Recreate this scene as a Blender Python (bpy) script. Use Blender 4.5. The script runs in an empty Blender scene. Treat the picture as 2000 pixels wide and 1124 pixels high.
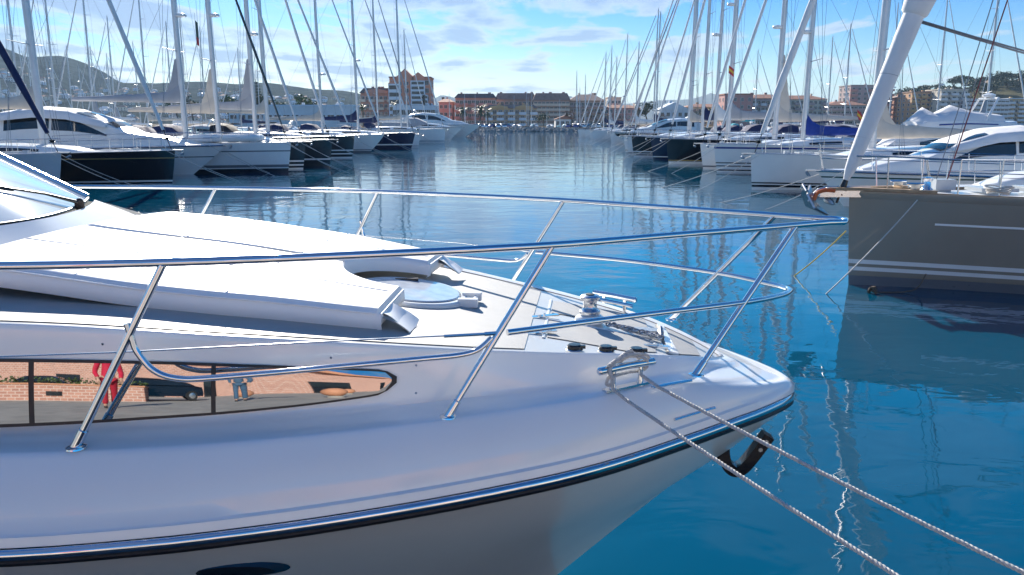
import bpy, bmesh, math, random
from mathutils import Vector, Matrix
rnd = random.Random(7)
R = math.radians
SC = bpy.context.scene
COL = SC.collection
# ------------------------------------------------------------------ camera
CAM_H, PITCH, FPX = 2.8, math.atan(321 / 1555.6), 1555.6
cam = bpy.data.cameras.new('camera')
cam.sensor_width = 36; cam.lens = 28.0
cam.clip_start = 0.05; cam.clip_end = 30000
cam_o = bpy.data.objects.new('camera', cam); COL.objects.link(cam_o)
cam_o.location = (0, 0, CAM_H); cam_o.rotation_euler = (math.pi / 2 - PITCH, 0, 0)
SC.camera = cam_o
SC.view_settings.view_transform = 'Standard'
SC.view_settings.look = 'None'
SC.view_settings.exposure = 1.1
SC.view_settings.gamma = 1
# ------------------------------------------------------------------ sun and sky
SUN_V = Vector((-0.258, 0.853, 0.453)).normalized()
sun = bpy.data.lights.new('sun', 'SUN'); sun.energy = 5.0; sun.angle = R(0.55); sun.color = (1, .93, .82)
sun_o = bpy.data.objects.new('sun', sun); COL.objects.link(sun_o)
sun_o.rotation_euler = SUN_V.to_track_quat('Z', 'Y').to_euler(); sun_o.location = (0, 0, 60)
world = bpy.data.worlds.new('World'); SC.world = world; world.use_nodes = True
nt = world.node_tree; nd = nt.nodes; lk = nt.links
bg = nd['Background']; bg.inputs[1].default_value = 0.062
sky = nd.new('ShaderNodeTexSky'); sky.sky_type = 'NISHITA'; sky.sun_disc = False
sky.sun_elevation = math.asin(SUN_V.z); sky.sun_rotation = math.atan2(SUN_V.x, SUN_V.y)
sky.air_density = 1.0; sky.dust_density = 0.25; sky.ozone_density = 2.5
hs = nd.new('ShaderNodeHueSaturation'); hs.inputs['Hue'].default_value = .505; hs.inputs['Saturation'].default_value = 1.2; hs.inputs['Value'].default_value = 1.0
lk.new(sky.outputs[0], hs.inputs['Color'])
def nmath(op, a, b=None, clamp=False):
    n = nd.new('ShaderNodeMath'); n.operation = op; n.use_clamp = clamp
    for i, x in enumerate((a, b)):
        if x is None: continue
        if isinstance(x, (int, float)): n.inputs[i].default_value = x
        else: lk.new(x, n.inputs[i])
    return n.outputs[0]
tc = nd.new('ShaderNodeTexCoord'); sp = nd.new('ShaderNodeSeparateXYZ'); lk.new(tc.outputs['Generated'], sp.inputs[0])
dz_ = nmath('ADD', nmath('MAXIMUM', sp.outputs[2], 0.0), 0.07)
cx = nmath('DIVIDE', sp.outputs[0], dz_); cy = nmath('DIVIDE', sp.outputs[1], dz_)
cb = nd.new('ShaderNodeCombineXYZ'); lk.new(cx, cb.inputs[0]); lk.new(cy, cb.inputs[1])
def cloud_noise(scale, loc, detail=7, rough=.56):
    mp = nd.new('ShaderNodeMapping'); mp.inputs['Scale'].default_value = scale; mp.inputs['Location'].default_value = loc
    lk.new(cb.outputs[0], mp.inputs[0])
    n = nd.new('ShaderNodeTexNoise'); n.inputs['Scale'].default_value = 1; n.inputs['Detail'].default_value = detail
    n.inputs['Roughness'].default_value = rough; n.inputs['Distortion'].default_value = .25
    lk.new(mp.outputs[0], n.inputs[0]); return n.outputs[0]
def nramp(x, stops):
    r = nd.new('ShaderNodeValToRGB'); e = r.color_ramp.elements
    while len(e) < len(stops): e.new(.5)
    for i, (p, c) in enumerate(stops):
        e[i].position = p; e[i].color = (c, c, c, 1) if isinstance(c, (int, float)) else (*c, 1)
    lk.new(x, r.inputs[0]); return r.outputs[0]
# the blue deepens quickly with height; broken cloud, denser on the left, puffs elsewhere
tint0 = nramp(sp.outputs[2], [(.0, (.74, .80, .98)), (.05, (.66, .78, .94)), (.10, (.42, .68, .94)), (.145, (.26, .62, 1.05)), (.18, (.08, .88, 1.26)), (.3, (.03, .98, 1.26)), (.6, (.08, .78, 1.08)), (1.0, (.14, .74, 1.2))])
dp = nd.new('ShaderNodeVectorMath'); dp.operation = 'DOT_PRODUCT'; lk.new(tc.outputs['Generated'], dp.inputs[0]); dp.inputs[1].default_value = SUN_V
aur = nramp(dp.outputs['Value'], [(.90, 0.0), (.95, .25), (.99, .9)])
tmx = nd.new('ShaderNodeMixRGB'); lk.new(aur, tmx.inputs[0]); lk.new(tint0, tmx.inputs[1]); tmx.inputs[2].default_value = (.66, .74, .84, 1); tint = tmx.outputs[0]
tm_ = nd.new('ShaderNodeMixRGB'); tm_.blend_type = 'MULTIPLY'; tm_.inputs[0].default_value = 1
lk.new(hs.outputs[0], tm_.inputs[1]); lk.new(tint, tm_.inputs[2])
n1 = cloud_noise((1.35, .80, 1), (5.5, 11.1, 0)); n2 = cloud_noise((.34, .2, 1), (9.3, 4.2, 0), 3)
left = nmath('MULTIPLY', nmath('ADD', nmath('MULTIPLY', sp.outputs[0], -1.0), 0.02), 0.22)
leftc = nmath('MINIMUM', nmath('MAXIMUM', left, -0.055), 0.07)
dens = nmath('ADD', nmath('ADD', n1, nmath('MULTIPLY', nmath('SUBTRACT', n2, .5), .5)), leftc)
mask = nramp(dens, [(.50, 0.0), (.56, .55), (.66, .85)])
shade = nramp(dens, [(.50, (1.0, .95, .88)), (.565, (.88, .90, .95)), (.64, (.46, .60, .86))])
cb2 = nd.new('ShaderNodeMixRGB'); cb2.blend_type = 'MULTIPLY'; cb2.inputs[0].default_value = 1
lk.new(shade, cb2.inputs[1]); cb2.inputs[2].default_value = (7.4, 7.4, 7.4, 1)
zen = nramp(sp.outputs[2], [(.0, .5), (.02, 1.0), (.14, 1.0), (.19, .3), (.5, .2)])
msk = nmath('MULTIPLY', mask, zen)
mixc = nd.new('ShaderNodeMixRGB'); lk.new(msk, mixc.inputs[0]); lk.new(tm_.outputs[0], mixc.inputs[1]); lk.new(cb2.outputs[0], mixc.inputs[2])
lk.new(mixc.outputs[0], bg.inputs[0])
# ------------------------------------------------------------------ helpers
CP, SP = math.cos(PITCH), math.sin(PITCH)
def ray(px, py):
    a = (px - 1000) / FPX; b = (562 - py) / FPX
    return Vector((a, CP + b * SP, -SP + b * CP))
def at_z(px, py, z):
    r = ray(px, py); return Vector((0, 0, CAM_H)) + r * ((z - CAM_H) / r.z)
def at_y(px, py, y):
    r = ray(px, py); return Vector((0, 0, CAM_H)) + r * (y / r.y)
class MB:
    def __init__(s): s.v = []; s.f = []; s.m = []
    def face(s, idx, m=0): s.f.append(tuple(idx)); s.m.append(m)
    def add(s, pts):
        k = len(s.v); s.v.extend([tuple(p) for p in pts]); return k
    def grid(s, rows, m=0, close_u=False, close_v=False, mrow=None, flip=False):
        n = len(rows); w = len(rows[0]); k = s.add([p for r in rows for p in r])
        for i in range(n if close_u else n - 1):
            for j in range(w if close_v else w - 1):
                a = k + i * w + j; b = k + i * w + (j + 1) % w
                c = k + ((i + 1) % n) * w + (j + 1) % w; d = k + ((i + 1) % n) * w + j
                q = (d, c, b, a) if flip else (a, b, c, d)
                s.face(q, mrow[i] if mrow else m)
        return k
    def cap(s, pts, m=0):
        k = s.add(pts); s.face(range(k, k + len(pts)), m)
    def box(s, c, d, m=0, rz=0, M=None):
        x, y, z = d[0] / 2, d[1] / 2, d[2] / 2
        P = [Vector((a * x, b * y, e * z)) for e in (-1, 1) for a, b in ((-1, -1), (1, -1), (1, 1), (-1, 1))]
        if rz: P = [Matrix.Rotation(rz, 3, 'Z') @ p for p in P]
        if M: P = [M @ p for p in P]
        k = s.add([p + Vector(c) for p in P])
        for q in ((3, 2, 1, 0), (4, 5, 6, 7), (0, 1, 5, 4), (1, 2, 6, 5), (2, 3, 7, 6), (3, 0, 4, 7)): s.face([k + i for i in q], m)
    def tube(s, pts, r, n=8, m=0, caps=True, sx=1.0, closed=False):
        pts = [Vector(p) for p in pts]; N = len(pts)
        rr = r if isinstance(r, (list, tuple)) else [r] * N
        rows = []; up = None
        for i, p in enumerate(pts):
            if closed: t = pts[(i + 1) % N] - pts[i - 1]
            else: t = pts[min(i + 1, N - 1)] - pts[max(i - 1, 0)]
            if t.length < 1e-9: t = Vector((0, 0, 1))
            t.normalize()
            if up is None:
                up = Vector((0, 0, 1)) if abs(t.z) < .9 else Vector((0, 1, 0))
            e1 = t.cross(up)
            if e1.length < 1e-4: e1 = t.orthogonal()
            e1.normalize(); e2 = e1.cross(t).normalized(); up = e2
            rows.append([p + (e1 * math.cos(a) + e2 * (sx * math.sin(a))) * rr[i] for a in [2 * math.pi * j / n for j in range(n)]])
        s.grid(rows, m, close_u=closed, close_v=True)
        if caps and not closed: s.cap(rows[0][::-1], m); s.cap(rows[-1], m)
    def lathe(s, prof, c=(0, 0, 0), n=16, m=0, M=None):
        rows = []
        for r, z in prof:
            row = [Vector((r * math.cos(2 * math.pi * j / n), r * math.sin(2 * math.pi * j / n), z)) for j in range(n)]
            if M: row = [M @ p for p in row]
            rows.append([p + Vector(c) for p in row])
        s.grid(rows, m, close_v=True)
        s.cap(rows[0][::-1], m); s.cap(rows[-1], m)
    def prism(s, poly, vec, m=0):
        a = [Vector(p) for p in poly]; b = [p + Vector(vec) for p in a]; n = len(a)
        k = s.add(a + b); s.face([k + i for i in range(n)][::-1], m); s.face([k + n + i for i in range(n)], m)
        for i in range(n): s.face((k + i, k + (i + 1) % n, k + n + (i + 1) % n, k + n + i), m)
    def build(s, name, mats, parent=None, smooth=35, fix=True):
        me = bpy.data.meshes.new(name); me.from_pydata(s.v, [], s.f)
        mats = mats if isinstance(mats, (list, tuple)) else [mats]
        for x in mats: me.materials.append(MAT[x])
        me.polygons.foreach_set('material_index', s.m)
        if fix:
            b = bmesh.new(); b.from_mesh(me)
            bmesh.ops.remove_doubles(b, verts=b.verts, dist=1e-5)
            bmesh.ops.recalc_face_normals(b, faces=b.faces)
            b.to_mesh(me); b.free()
        if smooth:
            me.polygons.foreach_set('use_smooth', [True] * len(me.polygons))
            me.set_sharp_from_angle(angle=R(smooth))
        o = bpy.data.objects.new(name, me); COL.objects.link(o)
        if parent: o.parent = parent
        return o
def tag(o, label=None, cat=None, group=None, kind=None):
    for k, x in (('label', label), ('category', cat), ('group', group), ('kind', kind)):
        if x: o[k] = x
    return o
def empty(name, loc, label, cat, group=None, rz=0):
    o = bpy.data.objects.new(name, None); COL.objects.link(o); o.location = loc; o.rotation_euler = (0, 0, rz)
    o.empty_display_size = .2
    return tag(o, label, cat, group)
def copy_tree(o, parent=None):
    c = o.copy(); COL.objects.link(c); c.parent = parent
    for ch in list(o.children): copy_tree(ch, c)
    return c
def place(o, x, y, z=0, rz=0, s=1, label=None):
    o.location = (x, y, z); o.rotation_euler = (0, 0, rz); o.scale = (s, s, s)
    if label: o['label'] = label
    return o
def ip(x, xs, ys):
    # monotone cubic through the control points
    n = len(xs)
    if x <= xs[0]: return ys[0]
    if x >= xs[-1]: return ys[-1]
    i = 0
    while xs[i + 1] < x: i += 1
    def sl(k):
        if k == 0 or k == n - 1:
            j = min(k, n - 2); return (ys[j + 1] - ys[j]) / (xs[j + 1] - xs[j])
        d0 = (ys[k] - ys[k - 1]) / (xs[k] - xs[k - 1]); d1 = (ys[k + 1] - ys[k]) / (xs[k + 1] - xs[k])
        return 0 if d0 * d1 <= 0 else 2 * d0 * d1 / (d0 + d1)
    h = xs[i + 1] - xs[i]; t = (x - xs[i]) / h
    return ((2 * t**3 - 3 * t**2 + 1) * ys[i] + (t**3 - 2 * t**2 + t) * h * sl(i) + (-2 * t**3 + 3 * t**2) * ys[i + 1] + (t**3 - t**2) * h * sl(i + 1))
def smooth_line(pts, k=6):
    # Catmull-Rom through points
    P = [Vector(p) for p in pts]; out = []
    for i in range(len(P) - 1):
        a = P[max(i - 1, 0)]; b = P[i]; c = P[i + 1]; d = P[min(i + 2, len(P) - 1)]
        for j in range(k):
            t = j / k
            out.append(.5 * ((2 * b) + (c - a) * t + (2 * a - 5 * b + 4 * c - d) * t * t + (3 * b - a - 3 * c + d) * t**3))
    out.append(P[-1]); return out
# ------------------------------------------------------------------ materials
MAT = {}
def mat(name, col, rough=.5, metal=0, var=.06, scale=3.0, bump=0.0, bscale=60, coat=0, spec=.5, rvar=.08):
    m = bpy.data.materials.new(name); m.use_nodes = True; t = m.node_tree; p = t.nodes['Principled BSDF']; L = t.links
    p.inputs['Roughness'].default_value = rough; p.inputs['Metallic'].default_value = metal
    p.inputs['Coat Weight'].default_value = coat; p.inputs['Coat Roughness'].default_value = .06
    p.inputs['Specular IOR Level'].default_value = spec
    c = t.nodes.new('ShaderNodeTexCoord'); n = t.nodes.new('ShaderNodeTexNoise'); n.inputs['Scale'].default_value = scale
    n.inputs['Detail'].default_value = 5; L.new(c.outputs['Object'], n.inputs[0])
    r = t.nodes.new('ShaderNodeValToRGB'); r.color_ramp.elements[0].position = .3; r.color_ramp.elements[1].position = .7
    r.color_ramp.elements[0].color = (*[x * (1 - var) for x in col], 1); r.color_ramp.elements[1].color = (*[min(1, x * (1 + var)) for x in col], 1)
    L.new(n.outputs[0], r.inputs[0]); L.new(r.outputs[0], p.inputs['Base Color'])
    if rvar:
        q = t.nodes.new('ShaderNodeMapRange'); q.inputs['To Min'].default_value = max(.01, rough * (1 - rvar * 3)); q.inputs['To Max'].default_value = rough * (1 + rvar * 3)
        n3 = t.nodes.new('ShaderNodeTexNoise'); n3.inputs['Scale'].default_value = scale * 2.3; n3.inputs['Detail'].default_value = 4
        L.new(c.outputs['Object'], n3.inputs[0]); L.new(n3.outputs[0], q.inputs['Value']); L.new(q.outputs[0], p.inputs['Roughness'])
    if bump:
        n2 = t.nodes.new('ShaderNodeTexNoise'); n2.inputs['Scale'].default_value = bscale; n2.inputs['Detail'].default_value = 3
        L.new(c.outputs['Object'], n2.inputs[0])
        b = t.nodes.new('ShaderNodeBump'); b.inputs['Strength'].default_value = 1; b.inputs['Distance'].default_value = bump
        L.new(n2.outputs[0], b.inputs['Height']); L.new(b.outputs[0], p.inputs['Normal'])
    MAT[name] = m; return m
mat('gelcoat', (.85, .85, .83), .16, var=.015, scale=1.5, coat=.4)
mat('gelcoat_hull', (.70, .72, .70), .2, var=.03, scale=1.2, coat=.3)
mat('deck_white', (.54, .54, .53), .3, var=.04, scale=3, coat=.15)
mat('nonskid', (.36, .36, .355), .55, var=.05, scale=5, bump=.0012, bscale=260)
mat('vinyl', (.86, .85, .83), .42, var=.02, scale=3, bump=.0006, bscale=320)
mat('chrome', (.74, .75, .77), .07, 1, var=.03, rvar=.15, scale=9)
mat('steel', (.62, .63, .65), .22, 1, var=.06)
mat('rubber', (.012, .012, .014), .4, var=.3, scale=20)
mat('black_plastic', (.012, .013, .015), .25, var=.2)
mat('tinted_mirror', (.36, .38, .39), .018, 1, var=.02, rvar=0)
mat('windscreen', (.62, .67, .70), .06, 0, var=.06, scale=2, rvar=0, coat=.6, spec=.7)
mat('dark_glass', (.012, .016, .022), .05, spec=.9, var=.2, rvar=0)
mat('rope', (.50, .49, .47), .8, var=.15, scale=60, bump=.001, bscale=200)
mat('galvanised', (.45, .45, .46), .38, 1, var=.2, scale=40)
mat('clear_acrylic', (.55, .58, .62), .12, var=.15, scale=14, coat=.5)
mat('teal_fitting', (.05, .22, .32), .2, coat=.4)
mat('white_paint', (.78, .78, .77), .25, var=.02, coat=.25)
mat('cream_paint', (.72, .68, .58), .3, var=.03, coat=.2)
mat('pale_grey_paint', (.46, .50, .53), .25, var=.02, coat=.3)
mat('black_paint', (.008, .008, .011), .12, var=.1, coat=.5)
mat('charcoal_paint', (.022, .026, .03), .14, var=.1, coat=.5)
mat('navy_paint', (.008, .016, .055), .12, var=.08, coat=.5)
mat('taupe_paint', (.29, .255, .205), .22, var=.03, coat=.5)
mat('boot_blue', (.15, .16, .18), .3, var=.05, coat=.2)
mat('boot_dark', (.015, .022, .035), .35, var=.2)
mat('gold_line', (.40, .30, .12), .35, var=.05)
mat('blue_stripe', (.015, .03, .22), .25, var=.03, coat=.3)
mat('teak', (.36, .24, .14), .6, var=.22, scale=9, bump=.001, bscale=40)
mat('alu_mast', (.62, .63, .65), .32, .35, var=.05)
mat('rig_wire', (.22, .23, .25), .35, .6, var=.1)
mat('red_wire', (.20, .05, .05), .5, var=.1)
mat('canvas_white', (.72, .72, .72), .85, var=.05, scale=2.2, bump=.01, bscale=5)
mat('canvas_grey', (.36, .37, .40), .9, var=.08, scale=2, bump=.01, bscale=6)
mat('canvas_beige', (.58, .52, .45), .9, var=.08, scale=2, bump=.01, bscale=6)
mat('canvas_navy', (.012, .022, .085), .85, var=.12, scale=3, bump=.01, bscale=7)
mat('canvas_blue', (.012, .045, .28), .8, var=.12, scale=3, bump=.012, bscale=7)
mat('canvas_teal', (.03, .33, .40), .8, var=.12, scale=3, bump=.01, bscale=7)
mat('canvas_black', (.012, .012, .016), .8, var=.1, scale=3, bump=.01, bscale=7)
mat('orange_paint', (.62, .13, .03), .4, var=.08)
mat('red_paint', (.45, .02, .03), .4, var=.08)
mat('yellow_paint', (.65, .42, .03), .4, var=.08)
mat('green_stripe', (.01, .06, .05), .3, var=.05)
# ------------------------------------------------------------------ water, land, hills
def node_mat(name):
    m = bpy.data.materials.new(name); m.use_nodes = True; MAT[name] = m
    return m, m.node_tree, m.node_tree.nodes['Principled BSDF']
m, t, p = node_mat('sea_water')
p.inputs['Roughness'].default_value = .025; p.inputs['IOR'].default_value = 1.52
c = t.nodes.new('ShaderNodeTexCoord')
def wn(scale, detail, loc=(0, 0, 0), dist=0, rot=0):
    mp = t.nodes.new('ShaderNodeMapping'); mp.inputs['Scale'].default_value = scale; mp.inputs['Location'].default_value = loc; mp.inputs['Rotation'].default_value = (0, 0, rot)
    n = t.nodes.new('ShaderNodeTexNoise'); n.inputs['Scale'].default_value = 1; n.inputs['Detail'].default_value = detail; n.inputs['Distortion'].default_value = dist
    t.links.new(c.outputs['Object'], mp.inputs[0]); t.links.new(mp.outputs[0], n.inputs[0]); return n.outputs[0]
def tm(op, a, b):
    n = t.nodes.new('ShaderNodeMath'); n.operation = op
    for i, x in enumerate((a, b)):
        if isinstance(x, (int, float)): n.inputs[i].default_value = x
        else: t.links.new(x, n.inputs[i])
    return n.outputs[0]
long_ = wn((.30, .42, 1), 2, (3, 1, 0), .4, .3); mid = wn((1.1, 1.7, 1), 3, (7, 2, 0), .5, -.2); fine = wn((3.2, 5.5, 1), 3, (1, 9, 0), .3, .1)
patch = t.nodes.new('ShaderNodeMapRange'); patch.inputs['From Min'].default_value = .38; patch.inputs['From Max'].default_value = .66
t.links.new(wn((.030, .085, 1), 3, (5, 3, 0)), patch.inputs['Value'])
spy = t.nodes.new('ShaderNodeSeparateXYZ'); t.links.new(c.outputs['Object'], spy.inputs[0])
far = t.nodes.new('ShaderNodeMapRange'); far.inputs['From Min'].default_value = 8; far.inputs['From Max'].default_value = 55
far.inputs['To Min'].default_value = .22; far.inputs['To Max'].default_value = .55; t.links.new(spy.outputs[1], far.inputs['Value'])
h = tm('ADD', tm('MULTIPLY', long_, .026), tm('MULTIPLY', mid, .009))
h2 = tm('MULTIPLY', tm('MULTIPLY', fine, .0075), tm('MULTIPLY', tm('ADD', patch.outputs[0], .12), far.outputs[0]))
b = t.nodes.new('ShaderNodeBump'); b.inputs['Strength'].default_value = 1; b.inputs['Distance'].default_value = 1
t.links.new(tm('ADD', h, h2), b.inputs['Height']); t.links.new(b.outputs[0], p.inputs['Normal'])
r = t.nodes.new('ShaderNodeValToRGB'); r.color_ramp.elements[0].position = .3; r.color_ramp.elements[1].position = .75
r.color_ramp.elements[0].color = (.000, .050, .098, 1); r.color_ramp.elements[1].color = (.000, .070, .132, 1)
t.links.new(wn((.05, .09, 1), 3), r.inputs[0]); t.links.new(r.outputs[0], p.inputs['Base Color'])
b = MB(); b.grid([[(x, y, 0) for x in (-900, -150, -30, 0, 30, 150, 900)] for y in (-60, 0, 30, 100, 320)])
tag(b.build('water', 'sea_water'), 'calm blue harbour water', None, None, 'structure')

mat('land_soil', (.22, .19, .15), .9, var=.25, scale=.05, spec=0)
mat('paving', (.40, .37, .335), .75, var=.18, scale=2.2, bump=.003, bscale=14)
mat('concrete', (.38, .36, .33), .85, var=.14, scale=.8, bump=.003, bscale=20)
mat('rock', (.26, .25, .24), .9, var=.35, scale=1.2, bump=.03, bscale=4)
b = MB(); b.grid([[(x, y, z) for x in (-6000, -600, 0, 600, 6000)] for y, z in ((306, -.6), (306, 1.25), (900, 2), (12000, 2))])
tag(b.build('ground', 'land_soil'), 'low land behind the harbour', None, None, 'structure')
# quay the camera stands on
b = MB(); b.box((0, -24, .35), (120, 50, 1.7)); b.box((0, .86, 1.215), (120, .34, .06))
tag(b.build('quay', 'paving'), 'paved quay along the near berth', None, None, 'structure')
for sx, x0, ys in ((-1, -36, (26, 262)), (1, 34, (10, 262))):
    b = MB(); b.box((x0, (ys[0] + ys[1]) / 2, .45), (4.5, ys[1] - ys[0], .9))
    tag(b.build('pontoon', 'concrete'), 'grey concrete berthing pontoon', None, None, 'structure')
# rock mole
b = MB(); rr = random.Random(3)
def rock(b, c, s, rr):
    k = len(b.v); n = 6
    rows = []
    for i, (q, z) in enumerate(((.55, -.8), (1, -.25), (.85, .4), (.4, .8))):
        rows.append([(c[0] + s * q * rr.uniform(.7, 1.2) * math.cos(6.283 * j / n), c[1] + s * q * rr.uniform(.7, 1.2) * math.sin(6.283 * j / n), c[2] + s * z * rr.uniform(.6, 1)) for j in range(n)])
    b.grid(rows, 0, close_v=True); b.cap(rows[-1], 0)
for i in range(900):
    u = rr.random(); rock(b, (rr.uniform(-60, 62), 270.5 + 3.6 * u, -.1 + 1.25 * u), rr.uniform(.4, .85), rr)
tag(b.build('rock_mole', 'rock', smooth=0), 'long low wall of piled grey rocks along the far water edge', 'breakwater', None, 'stuff')
b = MB(); b.box((0, 276, .4), (130, 6, 1.5)); tag(b.build('mole_road', 'concrete'), 'concrete top of the far mole', None, None, 'structure')

def noise2(x, y, sd=0):
    from mathutils import noise
    return noise.fractal(Vector((x, y, sd)), 1.0, 2.0, 5)
def hill(name, ridge, D, front, back, m, sd, rough, label):
    xs = [q[0] for q in ridge]; ys = [q[1] for q in ridge]; rows = []
    NX, NY = 110, 34
    for j in range(NY + 1):
        f = j / NY; row = []
        y = front + (back - front) * f
        kk = (y - front) / (D - front) if y <= D else 1 - (y - D) / (back - D)
        kk = max(0, kk) ** (.85 if y <= D else 1.3)
        for i in range(NX + 1):
            px = xs[0] + (xs[-1] - xs[0]) * i / NX
            zr = at_y(px, ip(px, xs, ys), D).z
            x = (px - 1000) / FPX * (D * .985) * (1 + (y - D) / D * .55)
            z = 1 + max(0, zr) * kk + noise2(x / rough, y / rough, sd) * zr * .10 * (1 - kk) * (kk > 0) + noise2(x / rough * 4, y / rough * 4, sd) * zr * .025
            row.append((x, y, z))
        rows.append(row)
    b = MB(); b.grid(rows); return tag(b.build(name, m, smooth=60), label, None, None, 'structure')
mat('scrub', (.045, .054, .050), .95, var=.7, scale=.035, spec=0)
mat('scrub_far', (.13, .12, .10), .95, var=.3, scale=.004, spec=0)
mat('castle_hill', (.10, .095, .06), .95, var=.4, scale=.06, spec=0)
LEFT_RIDGE = [(-60, 74), (0, 82), (40, 96), (85, 112), (130, 111), (170, 119), (215, 139), (255, 162), (330, 164), (400, 160), (480, 166), (520, 163), (600, 173), (690, 181), (760, 205), (830, 232), (900, 240)]
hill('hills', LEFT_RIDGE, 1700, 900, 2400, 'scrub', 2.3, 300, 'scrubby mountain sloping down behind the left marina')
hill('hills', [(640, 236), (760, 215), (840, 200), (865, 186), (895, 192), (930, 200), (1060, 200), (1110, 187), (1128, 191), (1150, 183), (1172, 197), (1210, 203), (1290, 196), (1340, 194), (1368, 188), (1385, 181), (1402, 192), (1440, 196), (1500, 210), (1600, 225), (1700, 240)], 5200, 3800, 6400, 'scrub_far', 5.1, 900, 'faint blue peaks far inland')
CASTLE_RIDGE = [(1610, 240), (1690, 226), (1740, 208), (1800, 190), (1850, 180), (1890, 172), (1960, 170), (2050, 168), (2160, 170), (2300, 200), (2400, 240)]
hill('hills', CASTLE_RIDGE, 640, 480, 800, 'castle_hill', 8.7, 120, 'wooded castle hill on the right')

# ------------------------------------------------------------------ trees
mat('bark', (.12, .09, .065), .9, var=.25, scale=8, bump=.01, bscale=20)
mat('leaf_pine', (.035, .060, .022), .7, var=.5, scale=.9)
mat('leaf_green', (.060, .10, .030), .6, var=.5, scale=.9)
mat('leaf_palm', (.055, .085, .030), .5, var=.4, scale=.8)
mat('leaf_brown', (.17, .115, .085), .8, var=.3, scale=.8)
def leaves(b, c, rad, n, s, rr):
    for _ in range(n):
        d = Vector((rr.gauss(0, 1), rr.gauss(0, 1), rr.gauss(0, 1))).normalized() * rr.random() ** .45
        q = Vector(c) + Vector((d.x * rad[0], d.y * rad[1], d.z * rad[2]))
        a = Vector((rr.gauss(0, 1), rr.gauss(0, 1), rr.gauss(0, 1))).normalized(); e = a.orthogonal().normalized(); g = a.cross(e)
        l = s * rr.uniform(.6, 1.3); k = b.add([q - e * l * .5, q + g * l * .4, q + e * l * .6, q - g * l * .4]); b.face((k, k + 1, k + 2, k + 3))
def tree_parts(root, h, spread, leafm, kind, sd, n=420):
    rr = random.Random(sd); t_ = MB(); c_ = MB()
    if kind == 'palm':
        th = h * .74; bend = rr.uniform(-.5, .5)
        t_.tube([(bend * (z / th)**2, 0, z) for z in [th * i / 8 for i in range(9)]], [.32 - .012 * i for i in range(9)], 7)
        for k in range(34):
            az = rr.uniform(0, 6.283); el = rr.uniform(-.5, 1.25); L_ = spread * rr.uniform(.8, 1.1); pr = None; v = Vector((math.cos(az), math.sin(az), 0)); s_ = Vector((-v.y, v.x, 0))
            q = Vector((bend, 0, th)); d = v * math.cos(el) + Vector((0, 0, math.sin(el))); rows = []
            for i in range(7):
                w = .34 * math.sin(math.pi * min(1, .12 + i / 6.6)) * (1.0 if i % 2 else .6); rows.append((q - s_ * w - Vector((0, 0, .35 * w)), q.copy(), q + s_ * w - Vector((0, 0, .35 * w)))); q = q + d * (L_ / 6); d = (d + Vector((0, 0, -.26))).normalized()
            c_.grid(rows)
        leaves(c_, (bend, 0, th - .3), (.6, .6, .8), 40, .7, rr)
    elif kind == 'conifer':
        t_.tube([(0, 0, 0), (0, 0, h)], [h * .02, .04], 6)
        for i in range(13):
            z = h * (.14 + .84 * i / 13); r_ = spread * (1 - i / 13.5) + .2
            for k in range(7):
                az = 6.283 * k / 7 + i * .5; e = Vector((math.cos(az), math.sin(az), .22))
                t_.tube([Vector((0, 0, z)), Vector((0, 0, z)) + e * r_], [.05, .02], 4, caps=False)
                for u in (.35, .65, .95): leaves(c_, Vector((0, 0, z)) + e * r_ * u, (.45, .45, .25), max(3, n // 90), .55, rr)
    else:
        th = h * (.45 if kind != 'bare' else .3)
        t_.tube([(0, 0, 0), (.05 * h * rr.uniform(-1, 1), 0, th * .6), (0, .03 * h, th)], [h * .035, h * .028, h * .02], 7)
        cl = []
        for k in range(11 if kind != 'umbrella' else 13):
            az = rr.uniform(0, 6.283); rr_ = spread * rr.uniform(.25, .8)
            z = h * (rr.uniform(.5, .92) if kind != 'umbrella' else rr.uniform(.72, .92))
            c = Vector((rr_ * math.cos(az), rr_ * math.sin(az), z)); cl.append(c)
            mid_ = Vector((c.x * .4, c.y * .4, th + (z - th) * .5)); t_.tube([(0, .03 * h, th * .95), mid_, c], [h * .014, h * .01, h * .004], 5, caps=False)
        for c in cl: leaves(c_, c, (spread * .42, spread * .42, h * (.13 if kind != 'umbrella' else .085)), n // len(cl), h * (.075 if kind != 'bare' else .045), rr)
        leaves(c_, (0, 0, h * .78), (spread * .6, spread * .6, h * .16), n // 5, h * .07, rr)
    t_.build('trunk', 'bark', root); c_.build('crown', leafm, root, smooth=0, fix=False)
def tree(name, px, py_top, D, spread, leafm, kind, label, sd, cat='tree', group=None, zb=1.3, n=420):
    x = at_y(px, 241, D).x; h = at_y(px, py_top, D).z - zb
    o = empty(name, (x, D, zb), label, cat, group, rnd.uniform(0, 6)); tree_parts(o, h, spread, leafm, kind, sd, n); return o
tree('palm_tree', 770, 190, 318, 2.6, 'leaf_palm', 'palm', 'slim palm with a round head in front of the terracotta hotel', 1, 'palm')
tree('palm_tree', 904, 206, 312, 2.9, 'leaf_palm', 'palm', 'dark palm left of the twin green palms on the far shore', 2, 'palm')
tree('palm_tree', 938, 204, 308, 3.6, 'leaf_palm', 'palm', 'taller of the twin green palms before the ochre building', 3, 'palm')
tree('palm_tree', 953, 212, 308, 3.0, 'leaf_palm', 'palm', 'shorter of the twin green palms before the ochre building', 4, 'palm')
tree('palm_tree', 1246, 188, 330, 2.6, 'leaf_palm', 'palm', 'tall palm standing above the roofs right of the channel end', 5, 'palm')
tree('palm_tree', 710, 196, 316, 2.4, 'leaf_palm', 'palm', 'palm by the brick flats left of the terracotta hotel', 6, 'palm')
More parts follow.
